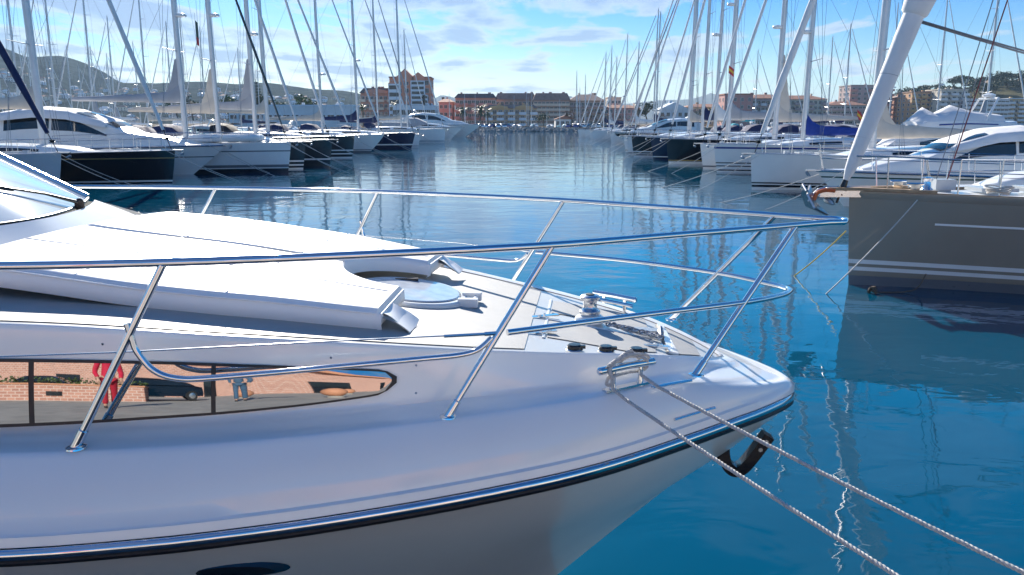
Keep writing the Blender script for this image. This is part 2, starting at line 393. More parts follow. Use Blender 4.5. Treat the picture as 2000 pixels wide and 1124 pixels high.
tree('pine_tree', 1062, 219, 309, 4.0, 'leaf_pine', 'round', 'compact dark green tree on the far shore before the brown flats', 7)
for i, (px, yt, D, s, lab) in enumerate(((505, 172, 300, 3.0, 'tall star-shaped conifer rising above the left trees'),)):
    tree('conifer_tree', px, 155, D, 3.4, 'leaf_pine', 'conifer', lab, 20 + i, n=700)
for i, (px, yt, D, s) in enumerate(((347, 181, 285, 5), (378, 196, 290, 4), (448, 188, 300, 4), (505, 178, 304, 5.6), (532, 190, 310, 4.6), (548, 199, 300, 3.6), (598, 183, 305, 4.2), (616, 196, 312, 4.6), (575, 203, 300, 3.6), (60, 205, 285, 5), (20, 212, 280, 5))):
    tree('broadleaf_tree', px, yt, D, s, 'leaf_pine' if i % 2 else 'leaf_green', 'round', ['dark rounded tree seen right of the first tall mast', 'low bushy tree left of the big tilted mast', 'dark tree between two masts on the left', 'broadest dark tree under the tall conifer', 'bushy tree right of the tall conifer', 'small round tree low behind the grey sail', 'dark upright tree behind a mast before the hazy hill', 'spreading tree right of the dark upright one', 'little tree above the white shed roof', 'green tree behind the leftmost masts', 'leftmost green tree at the photo edge'][i], 40 + i, group='trees behind the left marina')
for i, (px, yt, D, s) in enumerate(((1118, 213, 312, 4.2), (1142, 212, 316, 4.6), (1166, 214, 312, 4.4), (1186, 218, 318, 4.2), (1290, 222, 320, 4.0), (1210, 222, 320, 3.8))):
    tree('bare_tree', px, yt, D, s, 'leaf_brown', 'bare', 'bare brown winter tree on the far shore', 60 + i, group='bare winter trees on the far shore', n=330)
for i, (px, yt) in enumerate(((1262, 196), (1360, 217), (1395, 213))):
    tree('broadleaf_tree', px, yt, 335, 4, 'leaf_pine', 'round', ['dark tree beside the tall palm right of the channel', 'dark bush below the right-hand blue peak', 'dark tree just left of the thick pair of right masts'][i], 70 + i)
# pines of the castle hill: three built, the rest copied
protos = []
for i in range(3):
    o = empty('pine_tree', (0, 0, 0), 'dark umbrella pine on the castle hill', 'pine tree', 'pines on the castle hill')
    tree_parts(o, 13, 6.6, 'leaf_pine', 'umbrella' if i else 'round', 90 + i, 620); protos.append(o)
rr = random.Random(11)
xs = [q[0] for q in CASTLE_RIDGE]; ys = [q[1] for q in CASTLE_RIDGE]
for i in range(56):
    D = 655 - 95 * rr.random(); px = rr.uniform(1725, 2060) if i > 12 else (1742, 1765, 1785, 1808, 1838, 1852, 1872, 1893, 1908, 1930, 1948, 1985, 2010)[i]
    if i <= 12: D = 640
    z = 1 + (at_y(px, ip(px, xs, ys), 640).z) * max(0, (D - 480) / 160) ** .85 - 2.0
    o = protos[i] if i < 3 else copy_tree(protos[i % 3])
    place(o, (px - 1000) / FPX * 640 * (1 + (D - 640) / 640 * .55), D, z, rr.uniform(0, 6), rr.uniform(.75, 1.12) * (1 if i > 12 else .95))

# ------------------------------------------------------------------ buildings of the far shore
for nm, c in (('wall_terracotta', (.66, .28, .18)), ('wall_brick', (.50, .27, .21)), ('wall_brown', (.42, .27, .215)), ('wall_ochre', (.55, .38, .20)), ('wall_cream', (.62, .55, .45)), ('wall_white', (.72, .72, .72)), ('wall_pink', (.52, .27, .24)), ('wall_orange', (.56, .33, .19)), ('wall_grey', (.36, .34, .33)), ('wall_rose_grey', (.45, .34, .33)), ('wall_bluewhite', (.66, .72, .78))):
    mat(nm, c, .9, var=.10, scale=.25)
mat('roof_dark', (.14, .115, .11), .85, var=.25, scale=.8); mat('roof_tile', (.34, .15, .10), .85, var=.25, scale=.9); mat('roof_brown', (.30, .20, .165), .85, var=.22, scale=.9)
mat('window_dark', (.035, .045, .06), .12, var=.5, scale=.7); mat('shutter_white', (.62, .64, .66), .6, var=.1); mat('stone', (.38, .29, .22), .9, var=.25, scale=.5)
def win_mesh(w, h, frame='shutter_white'):
    b = MB(); b.box((0, -.05, 0), (w, .10, h), 1)
    b.box((0, -.075, h / 2 + .05), (w + .2, .15, .10)); b.box((0, -.09, -h / 2 - .06), (w + .2, .18, .12)); b.box((-w / 2 - .05, -.07, 0), (.1, .14, h)); b.box((w / 2 + .05, -.07, 0), (.1, .14, h)); b.box((0, -.065, 0), (.07, .13, h))
    return b.build('window', [frame, 'window_dark'])
def balc_mesh(w, m):
    b = MB(); b.box((0, -.65, .07), (w, 1.3, .14)); b.box((0, -1.26, .62), (w, .07, .96)); b.box((-w / 2 + .03, -.62, .62), (.06, 1.2, .96)); b.box((w / 2 - .03, -.62, .62), (.06, 1.2, .96))
    return b.build('balcony', m)
def building(name, label, px0, px1, ytop, D, wall, roof='flat', roofm='roof_dark', floors=4, cols=6, ww=1.3, wh=1.5, balc=None, every=2, depth=16, zb=1.3, rise=4, win=True, side=True, parapet=None, gables=0):
    x0 = at_y(px0, 241, D).x; x1 = at_y(px1, 241, D).x; z1 = at_y(px0, ytop, D).z; w = x1 - x0
    rise *= .62
    wallh = (z1 - zb) - (rise if roof != 'flat' else .5)
    o = empty(name, ((x0 + x1) / 2, D, zb), label, 'building')
    b = MB(); b.box((0, depth / 2, wallh / 2), (w, depth, wallh)); b.build('wall', wall, o, 0)
    b = MB()
    if roof == 'flat':
        b.box((0, depth / 2, wallh + .25), (w + .5, depth + .5, .5))
    elif roof == 'hip':
        e = .7; ix = min(w * .28, depth * .5)
        lo = [(-w / 2 - e, -e, wallh), (w / 2 + e, -e, wallh), (w / 2 + e, depth + e, wallh), (-w / 2 - e, depth + e, wallh)]; hi = [(-w / 2 + ix, depth * .35, wallh + rise), (w / 2 - ix, depth * .35, wallh + rise), (w / 2 - ix, depth * .65, wallh + rise), (-w / 2 + ix, depth * .65, wallh + rise)]
        b.grid([lo, hi], close_v=True); b.cap(hi); b.cap(lo[::-1])
    elif roof == 'mansard':
        lo = [(-w / 2 - .5, -.5, wallh), (w / 2 + .5, -.5, wallh), (w / 2 + .5, depth, wallh), (-w / 2 - .5, depth, wallh)]; hi = [(-w / 2 + 1.1, 2.0, wallh + rise), (w / 2 - 1.1, 2.0, wallh + rise), (w / 2 - 1.1, depth - 2, wallh + rise), (-w / 2 + 1.1, depth - 2, wallh + rise)]
        b.grid([lo, hi], close_v=True); b.cap(hi); b.cap(lo[::-1])
    elif roof == 'gable':
        b.prism([(-w / 2 - .4, -.4, wallh), (w / 2 + .4, -.4, wallh), (0, -.4, wallh + rise)], (0, depth + .8, 0))
    rf = b.build('roof', roofm, o, 0)
    for g in range(gables):
        gx = -w / 2 + w * (g + .5) / gables; gw = w / gables * .36
        b = MB(); b.prism([(gx - gw, -.9, wallh - .1), (gx + gw, -.9, wallh - .1), (gx + gw, -.9, wallh + rise * .45), (gx, -.9, wallh + rise * .9), (gx - gw, -.9, wallh + rise * .45)], (0, 3.4, 0)); b.build('dormer', wall, rf, 0)
    rr = random.Random(int(px0))
    for k in range(3):
        b = MB(); q = (rr.uniform(-.42, .42) * w, depth * .5, wallh + (rise if roof != 'flat' else .5)); b.box((q[0], q[1], q[2] + .3), (rr.uniform(.6, 1.4), 1.2, 1.1)); b.build('chimney', wall, rf, 0)
    if win:
        proto = None; pb = None; fh = wallh / (floors + .25)
        for f in range(floors):
            for c_ in range(cols):
                x = -w / 2 + w * (c_ + .5) / cols; z = fh * (f + .62)
                if balc and c_ % every == 0:
                    if pb is None: pb = balc_mesh(w / cols * (1.02 if every == 1 else 1.3), balc); q = pb
                    else: q = pb.copy(); COL.objects.link(q)
                    q.parent = o; q.location = (x, 0, z - fh * .5)
                if proto is None: proto = win_mesh(ww, wh); q = proto
                else: q = proto.copy(); COL.objects.link(q)
                q.parent = o; q.location = (x, 0, z)
        if side:
            sgn = 1 if (px0 + px1) / 2 < 1000 else -1
            for f in range(floors):
                for c_ in range(3):
                    q = proto.copy(); COL.objects.link(q); q.parent = o; q.location = (sgn * w / 2, depth * (c_ + .5) / 3, fh * (f + .62)); q.rotation_euler = (0, 0, sgn * math.pi / 2)
    return o, wallh, w
# terracotta hotel with pale bays
o, wh_, w_ = building('hotel_building', 'tall terracotta hotel with pale glazed bays and stepped gables', 763, 842, 150, 345, 'wall_terracotta', 'flat', 'roof_tile', 6, 6, 1.5, 1.7, None, depth=14)
for x, hw, h_, z0 in ((-6.6, 2.3, wh_ - 2.5, 3), (3.4, 3.0, wh_ - 1.2, 9), (6.4, 1.1, wh_ - 7, 4)):
    b = MB(); b.box((x, -.75, (z0 + h_) / 2), (hw * 2, 1.5, h_ - z0)); ba = b.build('bay', 'wall_bluewhite', o, 0)
    for k in range(5):
        b = MB(); b.box((x, -1.52, z0 + (h_ - z0) * (k + .5) / 5), (hw * 1.7, .08, (h_ - z0) / 5 * .55)); b.build('window', 'window_dark', ba, 0)
for x, hw, hh in ((-2.0, 3.6, 3.4), (3.6, 2.6, 2.0), (-6.8, 2.2, -1.2)):
    b = MB(); z = wh_ + .3 - (2.5 if hh < 0 else 0); b.prism([(x - hw, -.9, z - 2), (x + hw, -.9, z - 2), (x + hw, -.9, z), (x, -.9, z + abs(hh)), (x - hw, -.9, z)], (0, 6, 0)); b.build('gable', 'wall_terracotta', o, 0)
building('apartment_building', 'brick flats with dark pitched roof left of the terracotta hotel', 706, 768, 172, 350, 'wall_brick', 'mansard', 'roof_dark', 4, 7, 1.2, 1.4, 'wall_cream', 2, rise=3.5, gables=1)
building('white_shed', 'long low white shed behind the left masts', 448, 690, 205, 290, 'wall_white', 'flat', 'wall_bluewhite', 1, 14, 2.2, 1.3, depth=12, side=False)
building('glass_pavilion', 'low bluish glazed pavilion at the foot of the hotel', 768, 850, 206, 315, 'wall_bluewhite', 'flat', 'wall_bluewhite', 2, 10, 1.6, 1.8, depth=14)
building('apartment_building', 'small brick house right of the terracotta hotel', 858, 884, 193, 380, 'wall_pink', 'hip', 'roof_tile', 3, 3, rise=2.5)
building('apartment_building', 'red brick block with flat dark roof and long roof terrace', 890, 968, 183, 375, 'wall_brick', 'mansard', 'roof_dark', 4, 10, 1.5, 1.5, 'wall_pink', 2, rise=3.2, depth=20)
building('apartment_building', 'brown block with long dark mansard roof behind the ochre building', 968, 1046, 182, 400, 'wall_brown', 'mansard', 'roof_brown', 4, 9, 1.4, 1.5, 'wall_brown', 2, rise=5, depth=22)
building('apartment_building', 'brown block with rows of pale balconies under a mansard roof', 1042, 1112, 182, 390, 'wall_brown', 'mansard', 'roof_brown', 5, 9, 1.3, 1.4, 'wall_cream', 1, rise=5.5, depth=22)
building('apartment_building', 'brown block with pyramid roof right of the balconied block', 1112, 1180, 184, 395, 'wall_brown', 'hip', 'roof_brown', 4, 9, 1.4, 1.4, 'wall_rose_grey', 2, rise=5, depth=20)
building('ochre_building', 'low ochre block with blue-grey shutters on the far shore', 950, 1048, 205, 335, 'wall_ochre', 'mansard', 'roof_brown', 3, 9, 1.5, 1.5, 'wall_bluewhite', 2, rise=2.4, gables=2)
building('boat_house', 'little white house with red gable roof behind the mole', 1085, 1122, 226, 312, 'wall_white', 'gable', 'roof_tile', 1, 4, 1.2, 1.4, depth=9, rise=2.2, side=False)
building('apartment_building', 'pale upper block seen above roofs right of the pyramid roof', 1186, 1212, 190, 430, 'wall_cream', 'flat', 'wall_cream', 4, 4)
building('apartment_building', 'low pink houses right of the channel end', 1180, 1250, 205, 400, 'wall_pink', 'hip', 'roof_tile', 3, 8, rise=2.5)
building('white_house', 'bluish white gabled house right of the channel', 1287, 1345, 200, 345, 'wall_bluewhite', 'gable', 'wall_bluewhite', 2, 5, depth=12, rise=5)
building('apartment_building', 'small beige flats under the right blue peak', 1340, 1412, 203, 410, 'wall_ochre', 'hip', 'roof_tile', 3, 7, rise=2.5)
building('apartment_building', 'rose block with blank cream end wall behind the right masts', 1413, 1468, 183, 350, 'wall_pink', 'flat', 'roof_tile', 4, 4, 1.0, 1.3)
building('apartment_building', 'pink-grey flats with white balconies and red roof', 1466, 1528, 184, 360, 'wall_rose_grey', 'hip', 'roof_tile', 4, 7, 1.4, 1.5, 'wall_white', 2, rise=3)
building('apartment_building', 'cream flats with tiled roof behind the two white masts on the right', 1524, 1612, 186, 365, 'wall_cream', 'hip', 'roof_tile', 5, 10, 1.2, 1.3, 'wall_rose_grey', 3, rise=3)
building('apartment_building', 'long grey block with brown roof left of the tall pink tower', 1616, 1690, 198, 400, 'wall_grey', 'hip', 'roof_tile', 4, 9, 1.5, 1.4, 'wall_rose_grey', 1, rise=3)
building('tower_block', 'tall pinkish tower block behind the thick white genoa', 1656, 1738, 166, 450, 'wall_rose_grey', 'flat', 'wall_grey', 8, 7, 1.4, 1.3, 'wall_pink', 3)
building('apartment_building', 'reddish brown flats at the foot of the pine hill', 1750, 1780, 187, 450, 'wall_brick', 'hip', 'roof_brown', 6, 4, 1.4, 1.3, 'wall_orange', 2, rise=2)
building('apartment_building', 'orange flats with stacked bays under the pine hill', 1776, 1832, 179, 430, 'wall_orange', 'flat', 'roof_brown', 7, 6, 1.3, 1.2, 'wall_ochre', 2)
building('apartment_building', 'tall white block with shaded balconies right of the orange flats', 1832, 1884, 174, 420, 'wall_cream', 'flat', 'wall_cream', 7, 5, 1.5, 1.3, 'wall_white', 2)
building('apartment_building', 'wide white block with a grid of balconies below the castle', 1880, 1966, 193, 415, 'wall_white', 'flat', 'wall_white', 6, 11, 1.7, 1.4, 'wall_white', 1)
building('apartment_building', 'dark ochre block at the right edge of the photo', 1964, 2060, 192, 425, 'wall_ochre', 'flat', 'wall_white', 6, 9, 1.6, 1.4, 'wall_white', 2)
# castle on the hill
cz = at_y(1960, 172, 655).z; cxx = at_y(1975, 241, 655).x
o = empty('castle', (cxx, 655, cz - 8), 'old stone castle wall with square tower on the pine hill', 'castle')
b = MB(); b.box((0, 0, 8), (46, 5, 10)); b.build('wall', 'stone', o, 0)
b = MB(); b.box((-20, -1, 8.5), (9, 8, 14)); b.box((12, -1, 11), (20, 6, 11)); b.build('tower', 'stone', o, 0)
for k in range(14):
    b = MB(); b.box((-21 + k * 3.2, -2.0, 13.6), (1.6, 1, 1.3)); b.build('battlement', 'stone', o, 0)
b = MB(); b.tube([(14, 0, 16), (14, 0, 24)], .25, 6); b.build('flagpole', 'stone', o)
# houses on the hillside: one built, the rest copied
hp = []
for wm, rm in (('wall_white', 'roof_tile'), ('wall_cream', 'roof_tile'), ('wall_bluewhite', 'wall_white')):
    b = MB(); b.box((0, 0, 2.6), (13, 9, 7)); b.grid([[(-7, -5, 6.1), (7, -5, 6.1), (7, 5, 6.1), (-7, 5, 6.1)], [(-3.5, -.1, 8.6), (3.5, -.1, 8.6), (3.5, .1, 8.6), (-3.5, .1, 8.6)]], 1, close_v=True)
    for x in (-4.2, 0, 4.2):
        for z in (1.6, 4.3): b.box((x, -4.52, z), (1.7, .1, 1.6), 2)
    hp.append(tag(b.build('hillside_house', [wm, rm, 'window_dark'], smooth=0), 'small pale house among many on the left hillside', 'house', 'pale houses scattered over the left hillside'))
rr = random.Random(21); dg = None
bpy.context.view_layer.update()
hillo = bpy.data.objects['hills']; n_ = 0
while n_ < 200:
    px = rr.uniform(-10, 720); y = 910 + 500 * rr.random() ** 1.2
    x = (px - 1000) / FPX * y
    hit, loc_, nrm, idx = hillo.ray_cast(Vector((x, y, 900)), Vector((0, 0, -1)))
    if not hit: n_ += 1; continue
    o = hp[n_] if n_ < 3 else hp[n_ % 3].copy()
    if n_ >= 3: COL.objects.link(o)
    place(o, x, y, loc_.z - .8, rr.uniform(-.6, .6), rr.uniform(.55, 1.0)); n_ += 1
# ------------------------------------------------------------------ the motor yacht in front
YA = R(5.0)
AX = Vector((-math.cos(YA), math.sin(YA), 0)); NX_ = Vector((-math.sin(YA), -math.cos(YA), 0))
YO = Vector((2.110, 4.994, 0))
def W(u, v, z): return YO + AX * u + NX_ * v + Vector((0, 0, z))
yacht = empty('motor_yacht', W(6, 0, 0), 'big white motor yacht with padded foredeck and steel bow rail, nearest boat in the photo', 'motor yacht')
def par(o, root):   # keep world coordinates of a part built in place
    o.parent = root; o.matrix_parent_inverse = Matrix.Translation(-root.location); return o
def yb(b, name, mats, parent=None, smooth=35, fix=True):
    o = b.build(name, mats, None, smooth, fix)
    o.parent = parent or yacht
    o.matrix_parent_inverse = Matrix.Translation(-yacht.location)
    if parent and parent is not yacht: o.matrix_parent_inverse = Matrix.Identity(4)
    return o
UE = 13.0
VR = ([0, .38, .8, 1.2, 1.8, 2.7, 3.5, 4.14, 5.1, 6.4, 13], [0, .262, .54, .80, 1.185, 1.58, 1.86, 2.0, 2.12, 2.16, 2.1])
def vr(u): return ip(u, *VR)
DE = ([.72, .80, 1.0, 1.2, 1.5, 1.8, 2.2, 2.7, 3.1, 3.5, 4.14, 4.6, 5.1, 6.4, 13], [0, .18, .404, .58, .77, .945, 1.14, 1.345, 1.485, 1.62, 1.76, 1.815, 1.86, 1.89, 1.87],
      [1.295, 1.323, 1.385, 1.433, 1.485, 1.53, 1.585, 1.654, 1.705, 1.754, 1.816, 1.836, 1.852, 1.87, 1.87])
ROLL = .03   # the boat lists a little towards the quay
def dv(u): return ip(u, DE[0], DE[1])
def dzed(u): return ip(u, DE[0], DE[2])
def deck(u, v):
    e = max(dv(u), .01); k = max(-1, min(1, v / e))
    return dzed(u) - .012 + ROLL * v + .012 * min(1, e / 1.5) * (1 - k * k)
CURVES = {  # u, v, z
 'kk': ([2.2, 2.5, 3.5, 5, 8.5, 13], [0, .14, .62, 1.2, 1.7, 1.7], [-.75] * 6),
 'k0': ([1.80, 2.0, 2.5, 3.5, 5, 8.5, 13], [0, .13, .44, .98, 1.52, 1.9, 1.9], [-.36] * 7),
 'k1': ([1.42, 1.52, 1.85, 2.5, 3.5, 5, 8.5, 13], [0, .06, .32, .74, 1.22, 1.70, 2.0, 2.0], [0] * 8),
 'k2': ([1.03, 1.2, 1.7, 2.5, 3.5, 5, 8.5, 13], [0, .22, .62, 1.10, 1.54, 1.95, 2.2, 2.2], [.36] * 8),
 'k3': ([.56, .75, 1.0, 1.5, 2.5, 3.5, 5, 8.5, 13], [0, .26, .50, .92, 1.42, 1.82, 2.16, 2.32, 2.3], [.71] * 9),
 'rub': ([.245, .27, .32, .45, .68, 1.0, 1.53, 1.86, 2.46, 3.1, 3.5, 4.1, 5.1, 6.5, 13], [0, .08, .18, .35, .585, .845, 1.24, 1.445, 1.72, 1.97, 2.11, 2.25, 2.36, 2.4, 2.38],
         [1.055, 1.072, 1.085, 1.093, 1.096, 1.078, 1.05, 1.043, 1.02, 1.005, 1.005, 1.0, .995, .99, .98]),
 'so': ([.34, .38, .52, .8, 1.2, 1.8, 2.7, 3.5, 4.14, 5.1, 6.4, 13], [0, .09, .27, .52, .83, 1.22, 1.61, 1.89, 2.03, 2.15, 2.19, 2.15], [1.158, 1.168, 1.205, 1.268, 1.325, 1.325, 1.295, 1.29, 1.29, 1.287, 1.285, 1.285]),
 'si': ([.62, .66, .8, 1.0, 1.2, 1.5, 1.8, 2.2, 2.7, 3.1, 3.5, 4.14, 4.6, 6, 13], [0, .12, .30, .506, .69, .865, 1.03, 1.195, 1.385, 1.52, 1.655, 1.79, 1.845, 1.92, 1.9], [1.262, 1.265, 1.295, 1.327, 1.350, 1.355, 1.355, 1.340, 1.325, 1.314, 1.314, 1.304, 1.298, 1.295, 1.295]),
 'de': (DE[0], DE[1], DE[2]),
}
NT = 84
def curve(name, sgn=1, dv_=0, dz_=0, n=NT):
    us, vs, zs = CURVES[name]; out = []
    for i in range(n + 1):
        u = us[0] + (UE - us[0]) * (i / n) ** 2.0
        v = ip(u, us, vs); g = min(1, (u - us[0]) / .12) ** .5
        out.append((u, (v + dv_ * g) * sgn, ip(u, us, zs) + dz_ + (ROLL * v * sgn if name in ('so', 'si', 'de') else 0)))
    return out
def lerp3(a, b, t, bul=0): return [(p[0] + (q[0] - p[0]) * t, p[1] + (q[1] - p[1]) * t + (bul if q[1] >= 0 else -bul) * min(1, abs(q[1]) / .4), p[2] + (q[2] - p[2]) * t + bul * .6) for p, q in zip(a, b)]
def put(rows): return [[W(*p) for p in r] for r in rows]
# hull below the rub rail
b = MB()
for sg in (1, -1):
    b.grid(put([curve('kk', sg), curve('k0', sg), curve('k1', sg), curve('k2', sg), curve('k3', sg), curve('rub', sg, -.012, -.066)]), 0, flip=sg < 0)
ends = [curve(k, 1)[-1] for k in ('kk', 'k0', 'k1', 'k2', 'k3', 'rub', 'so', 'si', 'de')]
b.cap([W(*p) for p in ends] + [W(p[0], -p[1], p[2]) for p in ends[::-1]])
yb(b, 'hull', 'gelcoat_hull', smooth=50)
# topsides moulding
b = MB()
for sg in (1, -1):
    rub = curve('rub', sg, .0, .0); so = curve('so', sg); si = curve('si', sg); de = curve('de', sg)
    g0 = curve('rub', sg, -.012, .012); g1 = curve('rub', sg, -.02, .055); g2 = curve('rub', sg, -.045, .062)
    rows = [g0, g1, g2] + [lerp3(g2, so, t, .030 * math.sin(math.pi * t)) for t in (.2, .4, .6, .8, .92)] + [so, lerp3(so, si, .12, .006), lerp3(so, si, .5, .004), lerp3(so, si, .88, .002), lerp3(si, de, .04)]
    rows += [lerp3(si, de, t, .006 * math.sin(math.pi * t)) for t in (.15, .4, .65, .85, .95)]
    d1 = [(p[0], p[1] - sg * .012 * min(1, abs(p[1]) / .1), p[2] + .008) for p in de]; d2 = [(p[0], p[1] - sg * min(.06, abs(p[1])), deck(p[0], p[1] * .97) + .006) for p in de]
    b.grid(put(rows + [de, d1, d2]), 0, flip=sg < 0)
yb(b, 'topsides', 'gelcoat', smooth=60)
# deck with non-skid panels
b = MB(); rows = []
for p in curve('de', 1):
    e = max(p[1] - .05, 0); rows.append([W(p[0], e * k, deck(p[0], e * k)) for k in [j / 8 - 1 for j in range(17)]])
b.grid(rows); dk = yb(b, 'deck', 'deck_white')
def panel(u0, u1, f0, f1, m, parent, name='nonskid_panel', off=.005, nu=30, nv=10):
    b = MB(); rows = []
    for i in range(nu + 1):
        u = u0 + (u1 - u0) * i / nu; a, c = f0(u), f1(u)
        rows.append([W(u, a + (c - a) * j / nv, deck(u, a + (c - a) * j / nv) + off) for j in range(nv + 1)])
    b.grid(rows); return yb(b, name, m, parent)
panel(1.97, 5.0, lambda u: -dv(u) + .12, lambda u: dv(u) - .12, 'nonskid', dk)
panel(1.20, 1.86, lambda u: .13, lambda u: min(.57, dv(u) - .13), 'nonskid', dk)
panel(1.20, 1.86, lambda u: -min(.57, dv(u) - .13), lambda u: -.13, 'nonskid', dk)
panel(.90, 1.13, lambda u: -dv(u) + .1, lambda u: dv(u) - .1, 'nonskid', dk)
# rub rail: steel strip over black rubber
b = MB()
for sg in (1, -1):
    r0 = curve('rub', sg, 0, .012); b.grid(put([curve('rub', sg, .0, .012), curve('rub', sg, .018, .008), curve('rub', sg, .026, -.012), curve('rub', sg, .018, -.034), curve('rub', sg, .004, -.038)]), 0, flip=sg < 0)
rubo = yb(b, 'rub_rail', 'chrome', smooth=60)
b = MB()
for sg in (1, -1):
    b.grid(put([curve('rub', sg, .005, -.037), curve('rub', sg, .018, -.046), curve('rub', sg, .012, -.062), curve('rub', sg, -.016, -.072)]), 0, flip=sg < 0)
yb(b, 'rubber_strip', 'rubber', rubo, smooth=60)
# side windows (near and far), proud of the coaming
WT = ([2.612, 2.625, 2.655, 2.70, 2.80, 3.0, 3.25, 3.55, 4.0, 4.6, 6.5], [.49, .56, .600, .612, .628, .648, .666, .680, .674, .665, .64])
WB = ([2.612, 2.625, 2.655, 2.70, 2.80, 3.0, 3.25, 3.55, 4.0, 4.6, 6.5], [.45, .36, .29, .262, .237, .202, .173, .152, .132, .114, .10])
def coam(u, s, sg, off):
    v0, z0 = ip(u, CURVES['si'][0], CURVES['si'][1]), ip(u, CURVES['si'][0], CURVES['si'][2]); v1, z1 = dv(u), dzed(u)
    bul = .006 * math.sin(math.pi * max(0, min(1, s))); z0 += ROLL * sg * v0; z1 += ROLL * sg * v1
    nv_, nz = (z1 - z0), (v0 - v1); l = math.hypot(nv_, nz); nv_ /= l; nz /= l
    return W(u, sg * (v0 + (v1 - v0) * s + bul + off * nv_), z0 + (z1 - z0) * s + bul * .6 + off * nz)
def pane(u0, u1, off, grow, sg, n=26, tilt=.029):
    rows = []
    for i in range(n + 1):
        u = u0 + (u1 - u0) * i / n; a, c = ip(u, *WB) - grow, ip(u, *WT) + grow
        rows.append([coam(u, a + (c - a) * j / 6, sg, off + (ip(u, [2.6, 3.0, 3.7, 4.2, 5], [.066, .083, .106, .123, .128]) * (c - a) * .47 * (1 - j / 6) + .0008 * (1 - (j / 3 - 1)**2) if u0 > 2.58 else 0)) for j in range(7)])
    return rows
for sg in (1, -1):
    b = MB(); b.grid(pane(2.59, 6.5, .010, .03, sg, 90), 0, flip=sg < 0); fr = yb(b, 'window_frame', 'rubber')
    for u0, u1 in ((2.614, 3.405), (3.425, 4.20), (4.225, 5.3), (5.325, 6.45)):
        b = MB(); b.grid(pane(u0, u1, .0135, 0, sg), 0, flip=sg < 0); yb(b, 'window_pane', 'tinted_mirror', fr)
    b = MB()
    for u, s in ((2.50, .70), (2.50, .22), (3.9, .86), (2.9, .80)):
        c = coam(u, s, sg, .004); b.lathe([(.006, 0), (.006, .004)], c, 8, M=Matrix.Rotation(sg * -1.3, 3, 'X'))
    yb(b, 'screw', 'steel', fr)
# --------------------------------------------------- sun pad
UF, UA = 2.77, 5.12
def pad_top(u, v):
    k = v / 1.25; t = (u - UF) / (UA - UF)
    return 1.795 + .30 * t + .035 * (1 - k * k) + .018 * math.sin(math.pi * min(1, t * 1.1)) + .003 * math.sin(u * 5.1 + v * 3) - .012 * math.exp(-(v / .02)**2) - (.09 * ((t - .97) / .03)**2 if t > .97 else 0)
def pad_half(u): return ip(u, [UF, 3.16, 3.68, 4.23, 4.86, UA], [1.01, 1.10, 1.20, 1.245, 1.215, 1.13])
pad = None
def pad_grid(v_in, sg):
    # quarter pad from inner edge to outer side, including rolled rim and skirt
    N, Mv = 54, 14; rows = []
    us = [UF + (UA - UF) * i / N for i in range(N + 1)]
    for u in us:
        o_ = pad_half(u); i_ = v_in(u); row = []
        top = [(i_ + .0, -.105), (i_ - .004, -.05), (i_ + .004, -.02), (i_ + .03, -.003)]
        for j in range(Mv + 1): top.append((i_ + .05 + (o_ - i_ - .10) * j / Mv, 0))
        top += [(o_ - .022, -.004), (o_ - .002, -.024), (o_ + .008, -.06), (o_ + .004, -.098), (o_ - .012, -.125)]
        for k_, (v, d) in enumerate(top): row.append((u, sg * v, pad_top(u, v) + d))
        rows.append(row)
    f = rows[0]; e = rows[-1]
    fr = [[(p[0] + .0, p[1], p[2] - .005) for p in f], [(p[0] - .022, p[1] * .999, min(p[2], pad_top(p[0], p[1]) - .03)) for p in f], [(p[0] - .024, p[1], min(p[2], pad_top(p[0], p[1]) - .075)) for p in f], [(p[0] + .01, p[1], pad_top(p[0], p[1]) - .125) for p in f]]
    bk = [[(p[0] + .02, p[1], min(p[2], pad_top(p[0], p[1]) - .03)) for p in e], [(p[0] + .02, p[1], pad_top(p[0], p[1]) - .16) for p in e]]
    return fr[::-1] + rows + bk
HU, HR = 2.80, .43
def cut(u):
    d = HR**2 - (u - HU)**2
    return max(.004, math.sqrt(d)) if d > 0 else .004
for sg in (1, -1):
    b = MB(); b.grid(put(pad_grid(cut, sg)), 0, flip=sg < 0)
    o = yb(b, 'sun_pad', 'vinyl', smooth=50)
    # piping along the outer rim
    b = MB(); b.tube([W(u, sg * (pad_half(u) + .004), pad_top(u, pad_half(u)) - .022) for u in [UF + .01 + (UA - UF - .03) * i / 40 for i in range(41)]], .006, 6); b.tube([W(UF - .02, sg * v, pad_top(UF, v) - .03) for v in [.45 + .55 * i / 12 for i in range(13)]], .006, 6); yb(b, 'piping', 'vinyl', o)
    # rolled protective flap at the front corner
    b = MB()
    for w_, l_, zz in ((.14, .17, 0), (.12, .13, .018)):
        rows = []
        for j in range(9):
            v = .86 - w_ * .9 + w_ * 1.8 * j / 8
            rows.append([(UF - .005 - l_ * t, sg * v, pad_top(UF, v) - .045 - .085 * t**1.7 + zz - .012 * math.sin(math.pi * j / 8)) for t in [k / 6 for k in range(7)]])
        b.grid(put(rows)); b.grid(put([[(p[0], p[1], p[2] - .008) for p in r] for r in rows]), flip=True)
    yb(b, 'flap', 'vinyl', o, smooth=60)
for sg in (1, -1):
    b = MB()
    for vv in (.62,):
        b.tube([W(u, sg * vv, pad_top(u, vv) + .0015) for u in [UF + .03 + (UA - UF - .1) * i / 40 for i in range(41)]], .0035, 5)
    for uu in (3.55, 4.35):
        b.tube([W(uu, sg * v, pad_top(uu, v) + .0015) for v in [.03 + (pad_half(uu) - .06) * i / 20 for i in range(21)]], .0035, 5)
    yb(b, 'stitching', 'vinyl')
